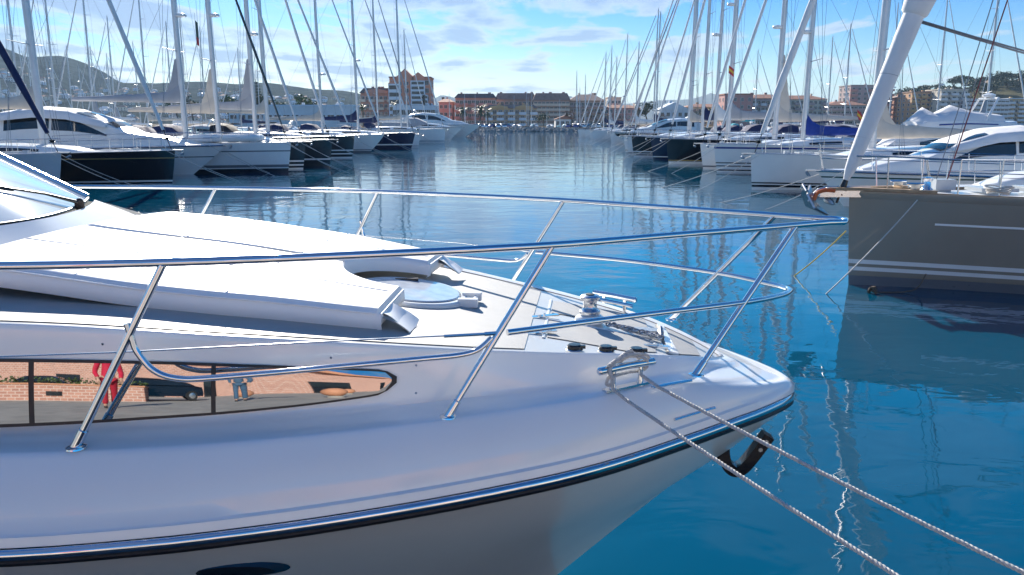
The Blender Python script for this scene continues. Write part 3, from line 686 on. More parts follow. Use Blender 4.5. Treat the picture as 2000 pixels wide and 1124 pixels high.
b = MB(); b.tube([W(UA - .2 - (UA - UF - .68) * i / 30, .012 * math.sin(i * .5), pad_top(UA - .2 - (UA - UF - .68) * i / 30, 0) + .004) for i in range(31)], .005, 6)
yb(b, 'seam', 'canvas_grey')
# --------------------------------------------------- deck hatch
def disc(r, h, u, v, z0, n=48, m=0, b=None, tilt=True):
    rows = []
    for rad, dz in ((0.0001, h), (r * .5, h), (r - .012, h), (r, h - .012), (r, 0)):
        rows.append([W(u + rad * math.cos(a), v + rad * math.sin(a), deck(u + rad * math.cos(a), v) + z0 + dz) for a in [2 * math.pi * i / n for i in range(n)]])
    b.grid(rows, m, close_v=True)
HUc = 2.80
b = MB(); disc(.375, .035, HUc, 0, .004, b=b)
hatch = yb(b, 'deck_hatch', 'white_paint', smooth=40)
b = MB(); disc(.335, .012, HUc, 0, .036, b=b); yb(b, 'hatch_glass', 'clear_acrylic', hatch)
b = MB(); disc(.350, .004, HUc, 0, .036, b=b); yb(b, 'gasket', 'rubber', hatch)
b = MB()
for s in (-.10, .10): b.box(W(HUc - .40, s, deck(HUc - .40, 0) + .035), (.13, .05, .055), rz=-YA)
b.tube([W(HUc - .43, -.13, deck(2.4, 0) + .03), W(HUc - .43, .13, deck(2.4, 0) + .03)], .017, 10); yb(b, 'hinge', 'white_paint', hatch)
b = MB(); c = W(HUc + .08, -.24, deck(HUc, -.24) + .066); b.box(c, (.16, .032, .022), rz=.1); b.box(c + Vector((-.05, 0, -.01)), (.05, .05, .03), rz=.1)
c = W(HUc + .1, .27, deck(HUc, .27) + .062); b.box(c, (.11, .03, .02), rz=-.3); yb(b, 'latch', 'black_plastic', hatch)
# --------------------------------------------------- windlass, chain, locker
def dk_at(u, v, h=0): return W(u, v, deck(u, v) + h)
wl = MB(); c = dk_at(1.60, -.05, .0)
wl.lathe([(.095, 0), (.10, .012), (.10, .03), (.085, .045), (.075, .05)], c, 28)
wi = yb(wl, 'windlass', 'gelcoat', smooth=50)
b = MB(); b.lathe([(.062, .05), (.07, .062), (.07, .08), (.052, .092), (.046, .105), (.044, .13), (.05, .15), (.066, .162), (.068, .176), (.055, .186), (.025, .19)], c, 28); yb(b, 'drum', 'steel', wi, smooth=50)
b = MB(); b.lathe([(.03, .19), (.03, .194), (.012, .196)], c, 12); yb(b, 'cap', 'rubber', wi)
chain = MB(); L0 = Vector((1.52, .03)); L1 = Vector((1.14, .12))
n_l = 26
for i in range(n_l):
    t = i / (n_l - 1); q = L0.lerp(L1, t); q.y += .012 * math.sin(i * 1.9); ctr = dk_at(q.x, q.y, .026 + .004 * (i % 3) + .05 * max(0, .12 - t) * 4)
    d = (W(L1.x, L1.y, 0) - W(L0.x, L0.y, 0)).normalized(); sd = Vector((-d.y, d.x, 0))
    e2 = (sd * math.cos((i % 2) * 1.5 + .3) + Vector((0, 0, 1)) * math.sin((i % 2) * 1.5 + .3))
    chain.tube([ctr + d * (.019 * math.cos(a)) + e2 * (.013 * math.sin(a)) for a in [2 * math.pi * k / 10 for k in range(10)]], .0055, 6, closed=True)
yb(chain, 'anchor_chain', 'galvanised', wi)
def frame_strip(pts, w, h, name, m, parent=None):
    b = MB(); b.tube([dk_at(u, v, h) for u, v in pts], w, 6, sx=.5); return yb(b, name, m, parent)
lock = frame_strip([(1.88, -.60), (1.88, .60)], .010, .004, 'locker_lid', 'gelcoat', dk)
frame_strip([(1.17, .60), (1.87, .10), (1.87, .09)][1:] + [(1.16, .09)], .009, .004, 'locker_rim', 'gelcoat', lock)
for u, v in ((1.90, .50), (1.90, .05)):
    b = MB(); b.box(dk_at(u, v, .012), (.20, .045, .010), rz=.4); b.tube([dk_at(u, v - .03, .02), dk_at(u, v + .03, .02)], .008, 8); yb(b, 'hinge', 'chrome', lock)
b = MB(); b.box(dk_at(1.20, .34, .012), (.16, .035, .012), rz=-.25); b.box(dk_at(1.20, .34, .02), (.10, .018, .012), rz=-.25); yb(b, 'latch', 'chrome', lock)
b = MB(); b.prism([dk_at(1.12, -.40, .003), dk_at(1.08, -.40, .003), dk_at(1.06, .40, .003), dk_at(1.12, .40, .003)], (0, 0, .018)); yb(b, 'toe_ledge', 'gelcoat', dk)
b = MB(); b.box(dk_at(1.28, -.02, .012), (.34, .09, .02), rz=-.2); b.tube([dk_at(1.14, .10, .03), dk_at(1.14, .02, .07)], .018, 8); yb(b, 'chain_roller', 'galvanised', wi)
# filler caps on the near deck edge
for u, v in ((1.694, .745), (1.511, .650), (1.328, .560)):
    c = dk_at(u, v, .0); b = MB(); b.lathe([(.050, 0), (.052, .006), (.046, .010)], c, 24); fc = yb(b, 'filler_cap', 'chrome', dk)
    b = MB(); b.lathe([(.043, .010), (.043, .026), (.034, .034), (.012, .035)], c, 24); b.box(c + Vector((.045, -.01, .022)), (.034, .026, .018)); yb(b, 'lid', 'black_plastic', fc)
# cleats, both sides
def cleat(sg):
    p1, p2 = Vector((1.48, .97 * sg, 1.372)), Vector((1.325, .855 * sg, 1.370))
    a, c = W(*p1), W(*p2); d = (c - a).normalized(); b = MB()
    for q in (a, c): b.lathe([(.022, 0), (.020, .02), (.015, .05), (.015, .115)], q - Vector((0, 0, .006)), 14)
    b.tube([a - d * .06, c + d * .06], [.017, .017], 10, sx=.5) if False else None
    b.box((a + c) / 2 + Vector((0, 0, .003)), (.31, .045, .012), rz=math.atan2(d.y, d.x))
    cl = yb(b, 'cleat', 'chrome', smooth=50)
    b = MB(); e = Vector((0, 0, .118)); b.tube([a - d * .105 + e, a - d * .095 + e, (a + c) / 2 + e + Vector((0, 0, .004)), c + d * .095 + e, c + d * .105 + e], [.012, .022, .021, .022, .012], 14); yb(b, 'horn', 'chrome', cl)
    return a, c, d
ca, cc, cd = cleat(1); cleat(-1)
# chrome guards on the moulding
SURF = lambda u, t: (lambda g, s_: W(g[0] + (s_[0] - g[0]) * t, g[1] + (s_[1] - g[1]) * t + .030 * math.sin(math.pi * t), g[2] + (s_[2] - g[2]) * t + .018 * math.sin(math.pi * t)))((u, ip(u, CURVES['rub'][0], CURVES['rub'][1]) - .045, ip(u, CURVES['rub'][0], CURVES['rub'][2]) + .062), (u + .12, ip(u + .12, CURVES['so'][0], CURVES['so'][1]), ip(u + .12, CURVES['so'][0], CURVES['so'][2])))
for pts in ([(1.26, .915, 1.372), (1.15, .84, 1.372), (1.03, .752, 1.366)], None):
    b = MB()
    P = [W(*q) for q in pts] if pts else [SURF(1.11 - .25 * i / 6, .20 + .0 * i) for i in range(7)]
    b.tube([P[0] + (P[0] - P[1]) * .05] + P + [P[-1] + (P[-1] - P[-2]) * .05], [.002] + [.014] * len(P) + [.002], 10, sx=.6); yb(b, 'chafe_strip', 'chrome')
# --------------------------------------------------- bow rail
ZR = 2.2
rail = None
us = [7.5, 6.4, 5.1, 4.14, 3.5, 2.7, 1.8, 1.2, .8, .38, .12]
near = [(u, vr(u)) for u in [7.5 - 7.36 * i / 60 for i in range(61)]]
pts = [W(u, v, ZR) for u, v in near] + [W(.045, .085, ZR), W(.005, .0, ZR), W(.045, -.085, ZR)] + [W(u, -v, ZR) for u, v in near[::-1]]
b = MB(); b.tube(pts, .0190, 14); rail = yb(b, 'bow_rail', 'chrome', smooth=60)
ST = [((5.62, 2.14, 1.372), (5.11, 2.12, ZR)), ((3.93, 1.955, 1.366), (3.49, 1.86, ZR)), ((2.317, 1.414, 1.362), (1.81, 1.188, ZR)), ((.99, .665, 1.378), (.38, .262, ZR))]
def bz(u, v): return v
for a, c in ST:
    for sg in (1, -1):
        A = W(a[0], a[1] * sg, a[2]); Cc = W(c[0], c[1] * sg, c[2]); d = (Cc - A).normalized()
        b = MB(); b.tube([A, Cc - d * .012], .0178, 12); s_ = yb(b, 'stanchion', 'chrome', rail)
        b = MB(); b.tube([A - d * .01, A + d * .085, A + d * .09], [.024, .0225, .018], 12); b.lathe([(.046, 0), (.044, .007), (.030, .012)], A - Vector((0, 0, .008)), 18); yb(b, 'stanchion_foot', 'chrome', rail)
def mid(sg):
    return [(2.03, 1.285, 1.765), (1.34, .892, 1.775), (.715, .484, 1.765), (.42, .19, 1.752)] if sg > 0 else [(.42, -.19, 1.752), (.715, -.484, 1.765), (1.34, -.892, 1.775), (2.03, -1.285, 1.765)]
b = MB(); b.tube(smooth_line([W(*q) for q in mid(1) + [(.335, .05, 1.75), (.325, 0, 1.75), (.335, -.05, 1.75)] + mid(-1)], 5), .0168, 12); yb(b, 'lower_rail', 'chrome', rail, smooth=60)
LOOP = [(3.665, 1.900, 1.93), (3.650, 1.895, 1.86), (3.635, 1.89, 1.80), (3.575, 1.877, 1.712), (3.48, 1.855, 1.668), (3.327, 1.801, 1.658), (2.828, 1.627, 1.668), (2.40, 1.45, 1.670), (2.253, 1.386, 1.672), (2.168, 1.349, 1.692), (2.105, 1.318, 1.745)]
for sg in (1, -1):
    b = MB(); b.tube(smooth_line([W(u, v * sg, z) for u, v, z in LOOP], 6), .0145, 12); yb(b, 'lower_rail', 'chrome', rail, smooth=60)
    b = MB(); b.tube([W(5.35, 2.13 * sg, 1.79), W(4.2, 2.007 * sg, 1.797), W(3.7, 1.905 * sg, 1.80)], .004, 6); b.tube([W(3.7, 1.905 * sg, 1.80), W(2.7, 1.57 * sg, 1.79), W(2.15, 1.338 * sg, 1.768)], .004, 6)
    b.tube([W(2.33, 1.42 * sg, 1.775), W(2.14, 1.336 * sg, 1.768)], .008, 8); b.tube([W(2.14, 1.336 * sg, 1.768), W(2.06, 1.30 * sg, 1.766)], .011, 8); yb(b, 'lifeline', 'steel', rail)
b = MB(); b.tube([W(1.66, -.70, deck(1.66, -.62) + .05), W(1.28, -.60, deck(1.28, -.5) + .06)], .016, 10)
for u, v in ((1.58, -.68), (1.34, -.615)): b.tube([W(u, v, deck(u, v) - .01), W(u, v, deck(u, v) + .05)], .012, 8)
yb(b, 'grab_rail', 'chrome', dk)
# anchor roller: bent black plate under the stem
def plate(path, w, th, name, m):
    rows = []; P = [Vector(q) for q in path]
    for i, q in enumerate(P):
        t = (P[min(i + 1, len(P) - 1)] - P[max(i - 1, 0)]).normalized(); nn = t.cross(NX_).normalized() * th
        rows.append([q + nn + NX_ * w, q - nn + NX_ * w, q - nn - NX_ * w, q + nn - NX_ * w])
    b = MB(); b.grid(rows, 0, close_v=True); b.cap(rows[0][::-1]); b.cap(rows[-1]); return b
pth = smooth_line([W(.71, .12, .75), W(.705, .12, .665), W(.68, .12, .59), W(.63, .12, .552), W(.575, .12, .575), W(.51, .12, .665), W(.455, .12, .755), W(.425, .12, .805)], 5)
br = yb(plate(pth, .045, .036, 'anchor_bracket', 'black_paint'), 'anchor_bracket', 'black_paint', smooth=50)
b = MB(); b.prism([W(.84, .03, .64), W(.71, .16, .76), W(.68, .16, .60)], NX_ * -.02 + Vector((0, 0, .004))); yb(b, 'gusset', 'black_paint', br)
b = MB()
for u, z in ((.478, .715), (.445, .772)): b.tube([W(u, .172, z), W(u, .155, z)], .014, 12)
yb(b, 'bolt', 'steel', br)
# porthole in the near hull side
def hullv(u, z):
    ks = ['k1', 'k2', 'k3', 'rub']; P = [(ip(u, CURVES[k][0], CURVES[k][2]) - (.085 if k == 'rub' else 0), ip(u, CURVES[k][0], CURVES[k][1])) for k in ks]
    for (z0, v0), (z1, v1) in zip(P, P[1:]):
        if z <= z1: return v0 + (v1 - v0) * (z - z0) / (z1 - z0)
    return P[-1][1]
for s_, nm, m, off in ((1.0, 'porthole_frame', 'chrome', .010), (.90, 'porthole_glass', 'dark_glass', .014)):
    b = MB(); rows = []
    for k in (1, .7, .35, .001):
        rows.append([W(3.36 + .25 * s_ * k * math.cos(a), hullv(3.36 + .25 * s_ * k * math.cos(a), .615 + .085 * s_ * k * math.sin(a)) + off + (0 if k < 1 else -.02), .615 + .085 * s_ * k * math.sin(a) + .02 * k * math.cos(a)) for a in [6.2832 * i / 36 for i in range(36)]])
    b.grid(rows, 0, close_v=True)
    if s_ == 1.0: ph = yb(b, nm, m, smooth=60)
    else: yb(b, nm, m, ph, smooth=60)
# --------------------------------------------------- coachroof cowl and windscreen
def base_u(v): return 5.40 + .28 * abs(v)**1.6
def sec(v, t):   # from the deck behind the pad up to the screen base
    u = 5.13 + (base_u(v) - 5.13) * t; k = min(1, abs(v) / 1.62)
    z0 = deck(u, v) ; z1 = 2.150 - .02 * k
    return W(u, v, z0 + (z1 - z0) * (t**1.05) + .018 * math.sin(math.pi * t))
b = MB(); VV = [-1.62 + 3.24 * i / 40 for i in range(41)]
rows = [[sec(v, t) for v in VV] for t in [k / 12 for k in range(13)]]
b.grid(rows)
for sg in (-1, 1):   # side of the cowl down to the deck, running aft
    rs = []
    for u in [5.2 + 7 * i / 20 for i in range(21)]:
        v_ = min(1.62, 1.62); zt = sec(1.62, 1).z if u > base_u(1.62) else (deck(u, 1.62) + (2.13 - deck(u, 1.62)) * (max(0, (u - 5.13)) / (base_u(1.62) - 5.13))**1.05)
        rs.append([W(u, sg * 1.62, zt), W(u, sg * 1.66, zt - .03), W(u, sg * 1.72, deck(u, 1.72) - .01)])
    b.grid(rs, flip=sg < 0)
cowl = yb(b, 'coachroof', 'gelcoat', smooth=50)
def scr(v, t):   # raked, curved screen
    u = base_u(v) + 1.25 * t + .06; return W(u, v * (1 - .10 * t), 2.150 + .635 * t + .05 * (1 - (v / 1.6)**2) * t)
b = MB(); b.grid([[scr(v * .985, t) for v in VV] for t in [k / 14 for k in range(15)]]); ws = yb(b, 'windscreen', 'windscreen', cowl, smooth=60)
for vs in (-1.6, 1.6):
    b = MB(); b.tube([scr(vs, t) + Vector((0, 0, .01)) for t in [k / 10 for k in range(11)]], [.026] * 11, 10); yb(b, 'windscreen_frame', 'steel', cowl)
b = MB(); b.tube([scr(v, 0) + Vector((0, 0, -.004)) for v in VV], .014, 8); yb(b, 'screen_gasket', 'rubber', cowl)
for v0, v1 in ((-.92, .15), (.6, 1.4)):
    b = MB(); A = scr(v0, 0) + Vector((.05, -.06, .03)); B_ = scr(v1 * .9, .34) + Vector((0, 0, .05))
    b.tube([A, A.lerp(B_, .3) + Vector((0, 0, .02)), B_], [.016, .010, .006], 8); b.tube([scr(v1 * .9 - .45, .22) + Vector((0, 0, .022)), B_ - Vector((0, 0, .03)), scr(v1 * .9 + .3, .46) + Vector((0, 0, .022))], .008, 6)
    b.box(A - Vector((0, 0, .015)), (.07, .06, .05), rz=.4); b.lathe([(.03, -.06), (.03, .02), (.015, .035)], A, 12); yb(b, 'wiper', 'black_plastic', cowl)
b = MB(); rows = []
for i in range(13):
    t = i / 12; u = 6.75 + 5.6 * t
    rows.append([W(u + .28 * abs(v)**1.6 * (1 - t), v * .9, 2.79 + .14 * math.sin(math.pi * min(1, t * .8 + .1)) * (1 - .3 * (v / 1.6)**2)) for v in VV])
b.grid(rows); yb(b, 'roof', 'gelcoat', cowl, smooth=60)
for sg in (1, -1):
    b = MB(); b.grid([[W(u, sg * 1.60, 2.16), W(u, sg * 1.46, 2.80)] for u in [7.45 + 4.85 * i / 6 for i in range(7)]]); yb(b, 'cabin_window', 'dark_glass', cowl)
b = MB(); b.lathe([(.11, 0), (.11, .02), (.085, .035), (.0001, .037)], dk_at(5.15, .12, .06) + Vector((0, 0, .02)), 24); yb(b, 'deck_fitting', 'teal_fitting', cowl)
# --------------------------------------------------- mooring ropes
def rope_mesh(path, r=.0056, pitch=.055, step=.006, off=.0052):
    P = [Vector(p) for p in path]; S = [0]
    for a, c in zip(P, P[1:]): S.append(S[-1] + (c - a).length)
    n = int(S[-1] / step); b = MB(); cen = []; j = 0
    for i in range(n + 1):
        s = S[-1] * i / n
        while j < len(S) - 2 and S[j + 1] < s: j += 1
        cen.append(P[j].lerp(P[j + 1], (s - S[j]) / max(1e-9, S[j + 1] - S[j])))
    for k in range(3):
        pts = []
        for i, q in enumerate(cen):
            t = (cen[min(i + 1, n)] - cen[max(i - 1, 0)]).normalized(); e1 = t.cross(Vector((.3, .2, 1))).normalized(); e2 = t.cross(e1)
            a = 2 * math.pi * (S[-1] * i / n / pitch + k / 3); pts.append(q + (e1 * math.cos(a) + e2 * math.sin(a)) * off)
        b.tube(pts, r, 5)
    return b
def sag(a, c, s, n=24): return [a.lerp(c, i / n) - Vector((0, 0, s * 4 * (i / n) * (1 - i / n))) for i in range(n + 1)]
up = Vector((0, 0, 1)); m_ = (ca + cc) / 2
end1 = at_z(1865, 1196, 1.073); end2 = at_z(2190, 1210, 1.073)
# nearer rope: from the left post, with the figure-of-eight turns over the cleat
turns = [cc + up * .13 - NX_ * .03, m_ + up * .20 + cd * .01, ca + up * .135 + NX_ * .03 - cd * .02, ca + up * .05 + NX_ * .035, ca + up * .04 - cd * .045, ca + up * .10 - NX_ * .03, m_ + up * .165 - NX_ * .02, cc + up * .15 + cd * .03 + NX_ * .02, cc + up * .09 + cd * .045, cc + up * .07 - NX_ * .03, m_ + up * .075 - NX_ * .02, ca + up * .08 + NX_ * .035, ca + up * .02 + NX_ * .05]
b = rope_mesh(smooth_line(turns, 6) + sag(ca + up * .005 + NX_ * .06 + cd * .01, end1, .012)[1:])
r1_ = tag(b.build('mooring_rope', 'rope', smooth=60, fix=False), 'pale twisted rope tied over the bow cleat, leading down left of the other', 'rope')
turns = [m_ + up * .21 + cd * .03, ca + up * .15 - NX_ * .02, ca + up * .15 - cd * .03 + NX_ * .025, m_ + up * .185 + NX_ * .02, cc + up * .16 + cd * .045, cc + up * .10 + cd * .05 - NX_ * .01, cc + up * .085 - NX_ * .035, cc + up * .08 + NX_ * .02, cc + up * .07 + NX_ * .05]
b = rope_mesh(smooth_line(turns, 6) + sag(cc + up * .055 + NX_ * .09 + cd * .02, end2, .020)[1:])
r2_ = tag(b.build('mooring_rope', 'rope', smooth=60, fix=False), 'pale twisted rope from the right end of the bow cleat to the lower right corner', 'rope')

# the yacht was drawn a size too large: take it down to a 4.2 m beam and lay it in its berth
YS = .886; BERTH = Vector((0, 0, CAM_H)) * (1 - YS)
yacht.scale = (YS,) * 3; yacht.location = yacht.location * YS + BERTH
for q in (r1_, r2_): q.scale = (YS,) * 3; q.location = BERTH
end1 = end1 * YS + BERTH; end2 = end2 * YS + BERTH
# ------------------------------------------------------------------ sailing yachts
# local frame: +x runs aft from the stem, z up, origin at the stem on the waterline
def bframe(B, t, full=.84): 
    f = 1 - (1 - min(t / .58, 1)) ** 2.1
    return B / 2 * f * (1 - (1 - full) * max(0, (t - .58) / .42) ** 2)
def hull_mesh(L, B, fb, fs, bands, rake=.25, wl=.62, nt=22, spring=0, zs=None):
    """bands: [(z_top, slot)], the last band runs up to the sheer"""
    zl = [-.25, 0.0]; sl = [bands[0][1]]
    for z, s in bands[:-1]: zl.append(z); sl.append(s)
    top = bands[-1][1]; rows = []
    def sheer(t): return fb + (fs - fb) * t - spring * math.sin(math.pi * t)
    def pt(t, z, sg):
        h = max(0, min(1, z / sheer(t))); w = (wl if t > .3 else wl * (.35 + .65 * t / .3)); f = w + (1 - w) * h**.7
        x = rake * (1 - h)**1.15; x = x + t * (L - x) ; y = bframe(B, t) * f * (1 if z >= 0 else .85)
        return (x, sg * y, z)
    ts = [(i / nt)**1.35 for i in range(nt + 1)]
    b = MB(); n_fix = len(zl)
    for sg in (1, -1):
        rows = [[pt(t, z, sg) for t in ts] for z in zl]
        z0 = zl[-1]
        rows += [[pt(t, z0 + (sheer(t) - z0) * q, sg) for t in ts] for q in (.25, .5, .75, 1)]
        mr = [sl[0]] + [s for z, s in bands[:-1]] + [top] * 4
        b.grid(rows, 0, mrow=mr, flip=sg > 0)
    tr = [[pt(1, z, 1), pt(1, z, -1)] for z in zl] + [[pt(1, zl[-1] + (sheer(1) - zl[-1]) * q, 1), pt(1, zl[-1] + (sheer(1) - zl[-1]) * q, -1)] for q in (.25, .5, .75, 1)]
    b.grid(tr, top)
    return b, sheer
def deck_mesh(L, B, sheer, camber=.08, inset=.0, drop=.0, t1=1.0):
    b = MB(); rows = []
    for i in range(19):
        t = (i / 18)**1.35 * t1; w = max(0, bframe(B, t) - inset); rows.append([(t * L, w * k, sheer(t) - drop + camber * (w / (B / 2)) * (1 - k * k)) for k in (-1, -.6, -.2, .2, .6, 1)])
    b.grid(rows); return b
def house(stn, n=5):
    """stations (x, z0, z1, half width low, half width high, crown)"""
    b = MB(); rows = []
    for x, z0, z1, w0, w1, cr in stn:
        h = z1 - z0; side = [(w0, z0), (w0 + (w1 - w0) * .25, z0 + h * .45), (w1 + (w0 - w1) * .1, z0 + h * .86), (w1 - .03 * 1, z0 + h * .97), (w1 - .12 * min(1, w1), z1)]
        r_ = [(x, y, z) for y, z in side] + [(x, y * w1, z1 + cr * (1 - y * y)) for y in (.5, 0, -.5)] + [(x, -y, z) for y, z in side[::-1]]
        rows.append(r_)
    b.grid(rows); b.cap(rows[0]); b.cap(rows[-1][::-1]); return b
def hpoint(stn, x, s, sg, off):
    xs = [q[0] for q in stn]
    g = lambda k: ip(x, xs, [q[k] for q in stn])
    z0, z1, w0, w1 = g(1), g(2), g(3), g(4); h = z1 - z0
    P = [(0, w0), (.45, w0 + (w1 - w0) * .25), (.86, w1 + (w0 - w1) * .1), (1, w1 - .12)]
    for (a, ya), (c, yc) in zip(P, P[1:]):
        if s <= c: y = ya + (yc - ya) * (s - a) / (c - a); break
    return (x, sg * (y + off), z0 + h * s)
def strip(stn, x0, x1, s0, s1, sg, off=.012, n=10, taper=0):
    rows = []
    for i in range(n + 1):
        t = i / n; k = 1 - taper * (1 - t)**2; x = x0 + (x1 - x0) * t
        rows.append([hpoint(stn, x, s0 + (s1 - s0) * k * q, sg, off) for q in (0, .33, .67, 1)])
    b = MB(); b.grid(rows, flip=sg < 0); return b
def merge(*bs):
    r = MB()
    for b in bs:
        k = len(r.v); r.v += b.v; r.f += [tuple(i + k for i in f) for f in b.f]; r.m += b.m
    return r
def sailboat(label, bow, fb, L, aft=0, hull=('white_paint',), bands=None, B=None, mast=None, mh=17, cover='canvas_grey', genoa='canvas_white', gr=.10, rake=.25, group=None, lod=1, radar=False, boom=True, hood='canvas_navy', spread=3, lines=True, fs=None, stay=True, mtop=None, sailhead=False, name='sailing_yacht', boomz=1.6, mr=.10, dinghy=False, wl_=.68):
    B = B or L * .29; fs = fs or fb * .82; bow = (bow[0] - rake * math.cos(aft), bow[1] - rake * math.sin(aft))
    brownish = lod > 1; o = empty(name, (bow[0], bow[1], 0), label, 'sailing yacht', group, aft)
    bands = bands or [(.08, 0), (9, 0)]
    b, sheer = hull_mesh(L, B, fb, fs, bands, rake, wl_); b.build('hull', list(hull), o, 40)
    de = merge(deck_mesh(L, B, sheer, drop=.01)).build('deck', 'white_paint', o)
    b = MB()
    for sg in (1, -1): b.tube([(t * L, sg * (bframe(B, t) - .03), sheer(t) + .02) for t in [(i / 16)**1.4 for i in range(17)]], .028, 5)
    b.build('toe_rail', 'alu_mast' if lod < 2 else 'teak', de)
    stn = [(L * .24, sheer(.24), sheer(.24) + .06, B * .16, B * .12, .02), (L * .30, sheer(.3), sheer(.3) + .26, B * .25, B * .20, .05), (L * .45, sheer(.45), sheer(.45) + .42, B * .31, B * .25, .06), (L * .62, sheer(.62), sheer(.62) + .48, B * .33, B * .27, .06), (L * .66, sheer(.66), sheer(.66) + .30, B * .33, B * .28, .05)]
    cr = house(stn).build('coachroof', 'white_paint', o, 40)
    for sg in (1, -1):
        for q in range(2 if lod else 1): strip(stn, L * (.34 + .15 * q), L * (.46 + .14 * q), .30, .72, sg, taper=.3).build('window', 'dark_glass', cr, 60)
    if hood:   # sprayhood
        sh = [(L * .62, sheer(.62) + .4, sheer(.62) + .52, B * .26, B * .2, .05), (L * .65, sheer(.62) + .35, sheer(.62) + 1.0, B * .29, B * .24, .10), (L * .70, sheer(.62) + .3, sheer(.62) + 1.12, B * .30, B * .25, .10), (L * .73, sheer(.62) + .6, sheer(.62) + 1.05, B * .30, B * .24, .09)]
        house(sh).build('sprayhood', hood, o, 40)
    mx = L * .40 if mast is None else mast
    zd = sheer(mx / L) + .4; rk = .012
    b = MB(); hs_ = [zd - .4 + (mh - zd + .4) * i / 10 for i in range(11)]
    b.tube([(mx + rk * z, 0, z) for z in hs_], [mr * (1 if z < mh * .7 else 1 - .35 * (z / mh - .7) / .3) for z in hs_], 10, sx=1.0)
    ma = b.build('mast', 'alu_mast', o, 50)
    for k in range(spread):
        z = zd + (mh - zd) * (k + 1) / (spread + 1); w = B * .30 * (1 - .15 * k)
        b = MB(); b.tube([(mx + rk * z + .25, -w, z + .1), (mx + rk * z, 0, z), (mx + rk * z + .25, w, z + .1)], [.015, .035, .015], 5); b.build('spreader', 'alu_mast', ma)
    if radar:
        z = radar if isinstance(radar, float) else zd + 6.3
        b = MB(); b.lathe([(.05, 0), (.26, .03), (.29, .10), (.26, .17), (.10, .22)], (mx + rk * z - .36, 0, z), 16); b.box((mx + rk * z - .18, 0, z + .02), (.36, .08, .05)); b.build('radar', 'white_paint', ma, 50)
    b = MB(); b.lathe([(.02, 0), (.02, .25)], (mx + rk * mh, 0, mh), 6); b.tube([(mx + rk * mh, 0, mh + .02), (mx + rk * mh - .35, 0, mh + .12)], .01, 4); b.tube([(mx + rk * mh + .1, 0, mh), (mx + rk * mh + .1, 0, mh + .7)], .006, 4); b.build('masthead', 'alu_mast', ma)
    tip = (mx + rk * mh, 0, mh); st = (.12 * L / 12, 0, fb + .05)
    b = MB(); r = .009
    bx = .99 * L
    b.tube([tip, (bx, 0, sheer(1) + .1)], r, 4, caps=False)
    for sg in (1, -1):
        cp = (mx + .35, sg * (bframe(B, mx / L) - .08), sheer(mx / L))
        for zf, dx in ((1.0, 0), (.5, .25), (.75, .12)):
            if spread and zf == 1.0:
                z1_ = zd + (mh - zd) * spread / (spread + 1); w = B * .30 * (1 - .15 * (spread - 1))
                z0_ = zd + (mh - zd) / (spread + 1); w0 = B * .30
                b.tube([tip, (mx + rk * z1_ + .25, sg * w, z1_ + .1), (mx + rk * z0_ + .25, sg * w0, z0_ + .1), cp], r, 4, caps=False)
            else: b.tube([(mx + rk * mh * zf, 0, zd + (mh - zd) * zf), (cp[0] + dx, cp[1], cp[2])], r, 4, caps=False)
    b.tube([(mx + rk * mh * .93 - .09, 0, mh * .93), (mx - .12, .1, zd)], r * .8, 4, caps=False); b.tube([(mx + rk * mh * .8, .1, mh * .8), (mx - L * .12, B * .2, sheer(.3) + .1)], r * .8, 4, caps=False)
    b.build('rigging', 'rig_wire', o)
    if stay:
        b = MB()
        if genoa:
            N = 26; P = [Vector(st).lerp(Vector(tip), .05 + .90 * i / N) for i in range(N + 1)]
            b.tube(P, [gr * (.55 + .45 * min(1, i / 4)) * (1 - .55 * i / N) * (1 + .05 * math.sin(i * 2.3)) for i in range(N + 1)], 8)
            ge = b.build('furled_genoa', genoa, o, 60)
            b = MB(); b.tube([st, Vector(st).lerp(Vector(tip), .05)], .02, 6); q = Vector(st).lerp(Vector(tip), .028); b.lathe([(.11, -.06), (.12, -.02), (.07, 0), (.12, .03), (.11, .07)], q, 12); b.build('furling_drum', 'black_plastic', ge)
            b = MB(); b.tube([Vector(st).lerp(Vector(tip), .95), tip], r, 4); b.build('forestay', 'rig_wire', ge)
        else:
            b.tube([st, tip], r, 4); b.build('forestay', 'rig_wire', o)
    if boom:
        bl = L * .36; z0 = zd + boomz - .5
        b = MB(); b.tube([(mx + .12, 0, z0), (mx + bl, 0, z0 + .12)], [.09, .08], 8); bo = b.build('boom', 'alu_mast', o, 60)
        if cover:
            b = MB(); rows = []
            for i in range(15):
                t = i / 14; x = mx + .10 + (bl - .05) * t; hh = (.62 - .40 * t + (.7 * math.exp(-t * 16) )) * (1 + .03 * math.sin(i * 1.7)); w = .19 - .07 * t
                zc = z0 + .12 * t
                rows.append([(x, w * math.sin(a) * (1 - .45 * (math.cos(a) + 1) / 2), zc - .10 + hh * (.5 + .5 * math.cos(a)) + .01 * math.sin(i * 2.1 + a)) for a in [6.2832 * k / 12 for k in range(12)]])
            b.grid(rows, close_v=True); b.cap(rows[0][::-1]); b.cap(rows[-1]); b.build('sail_cover', cover, bo, 60)
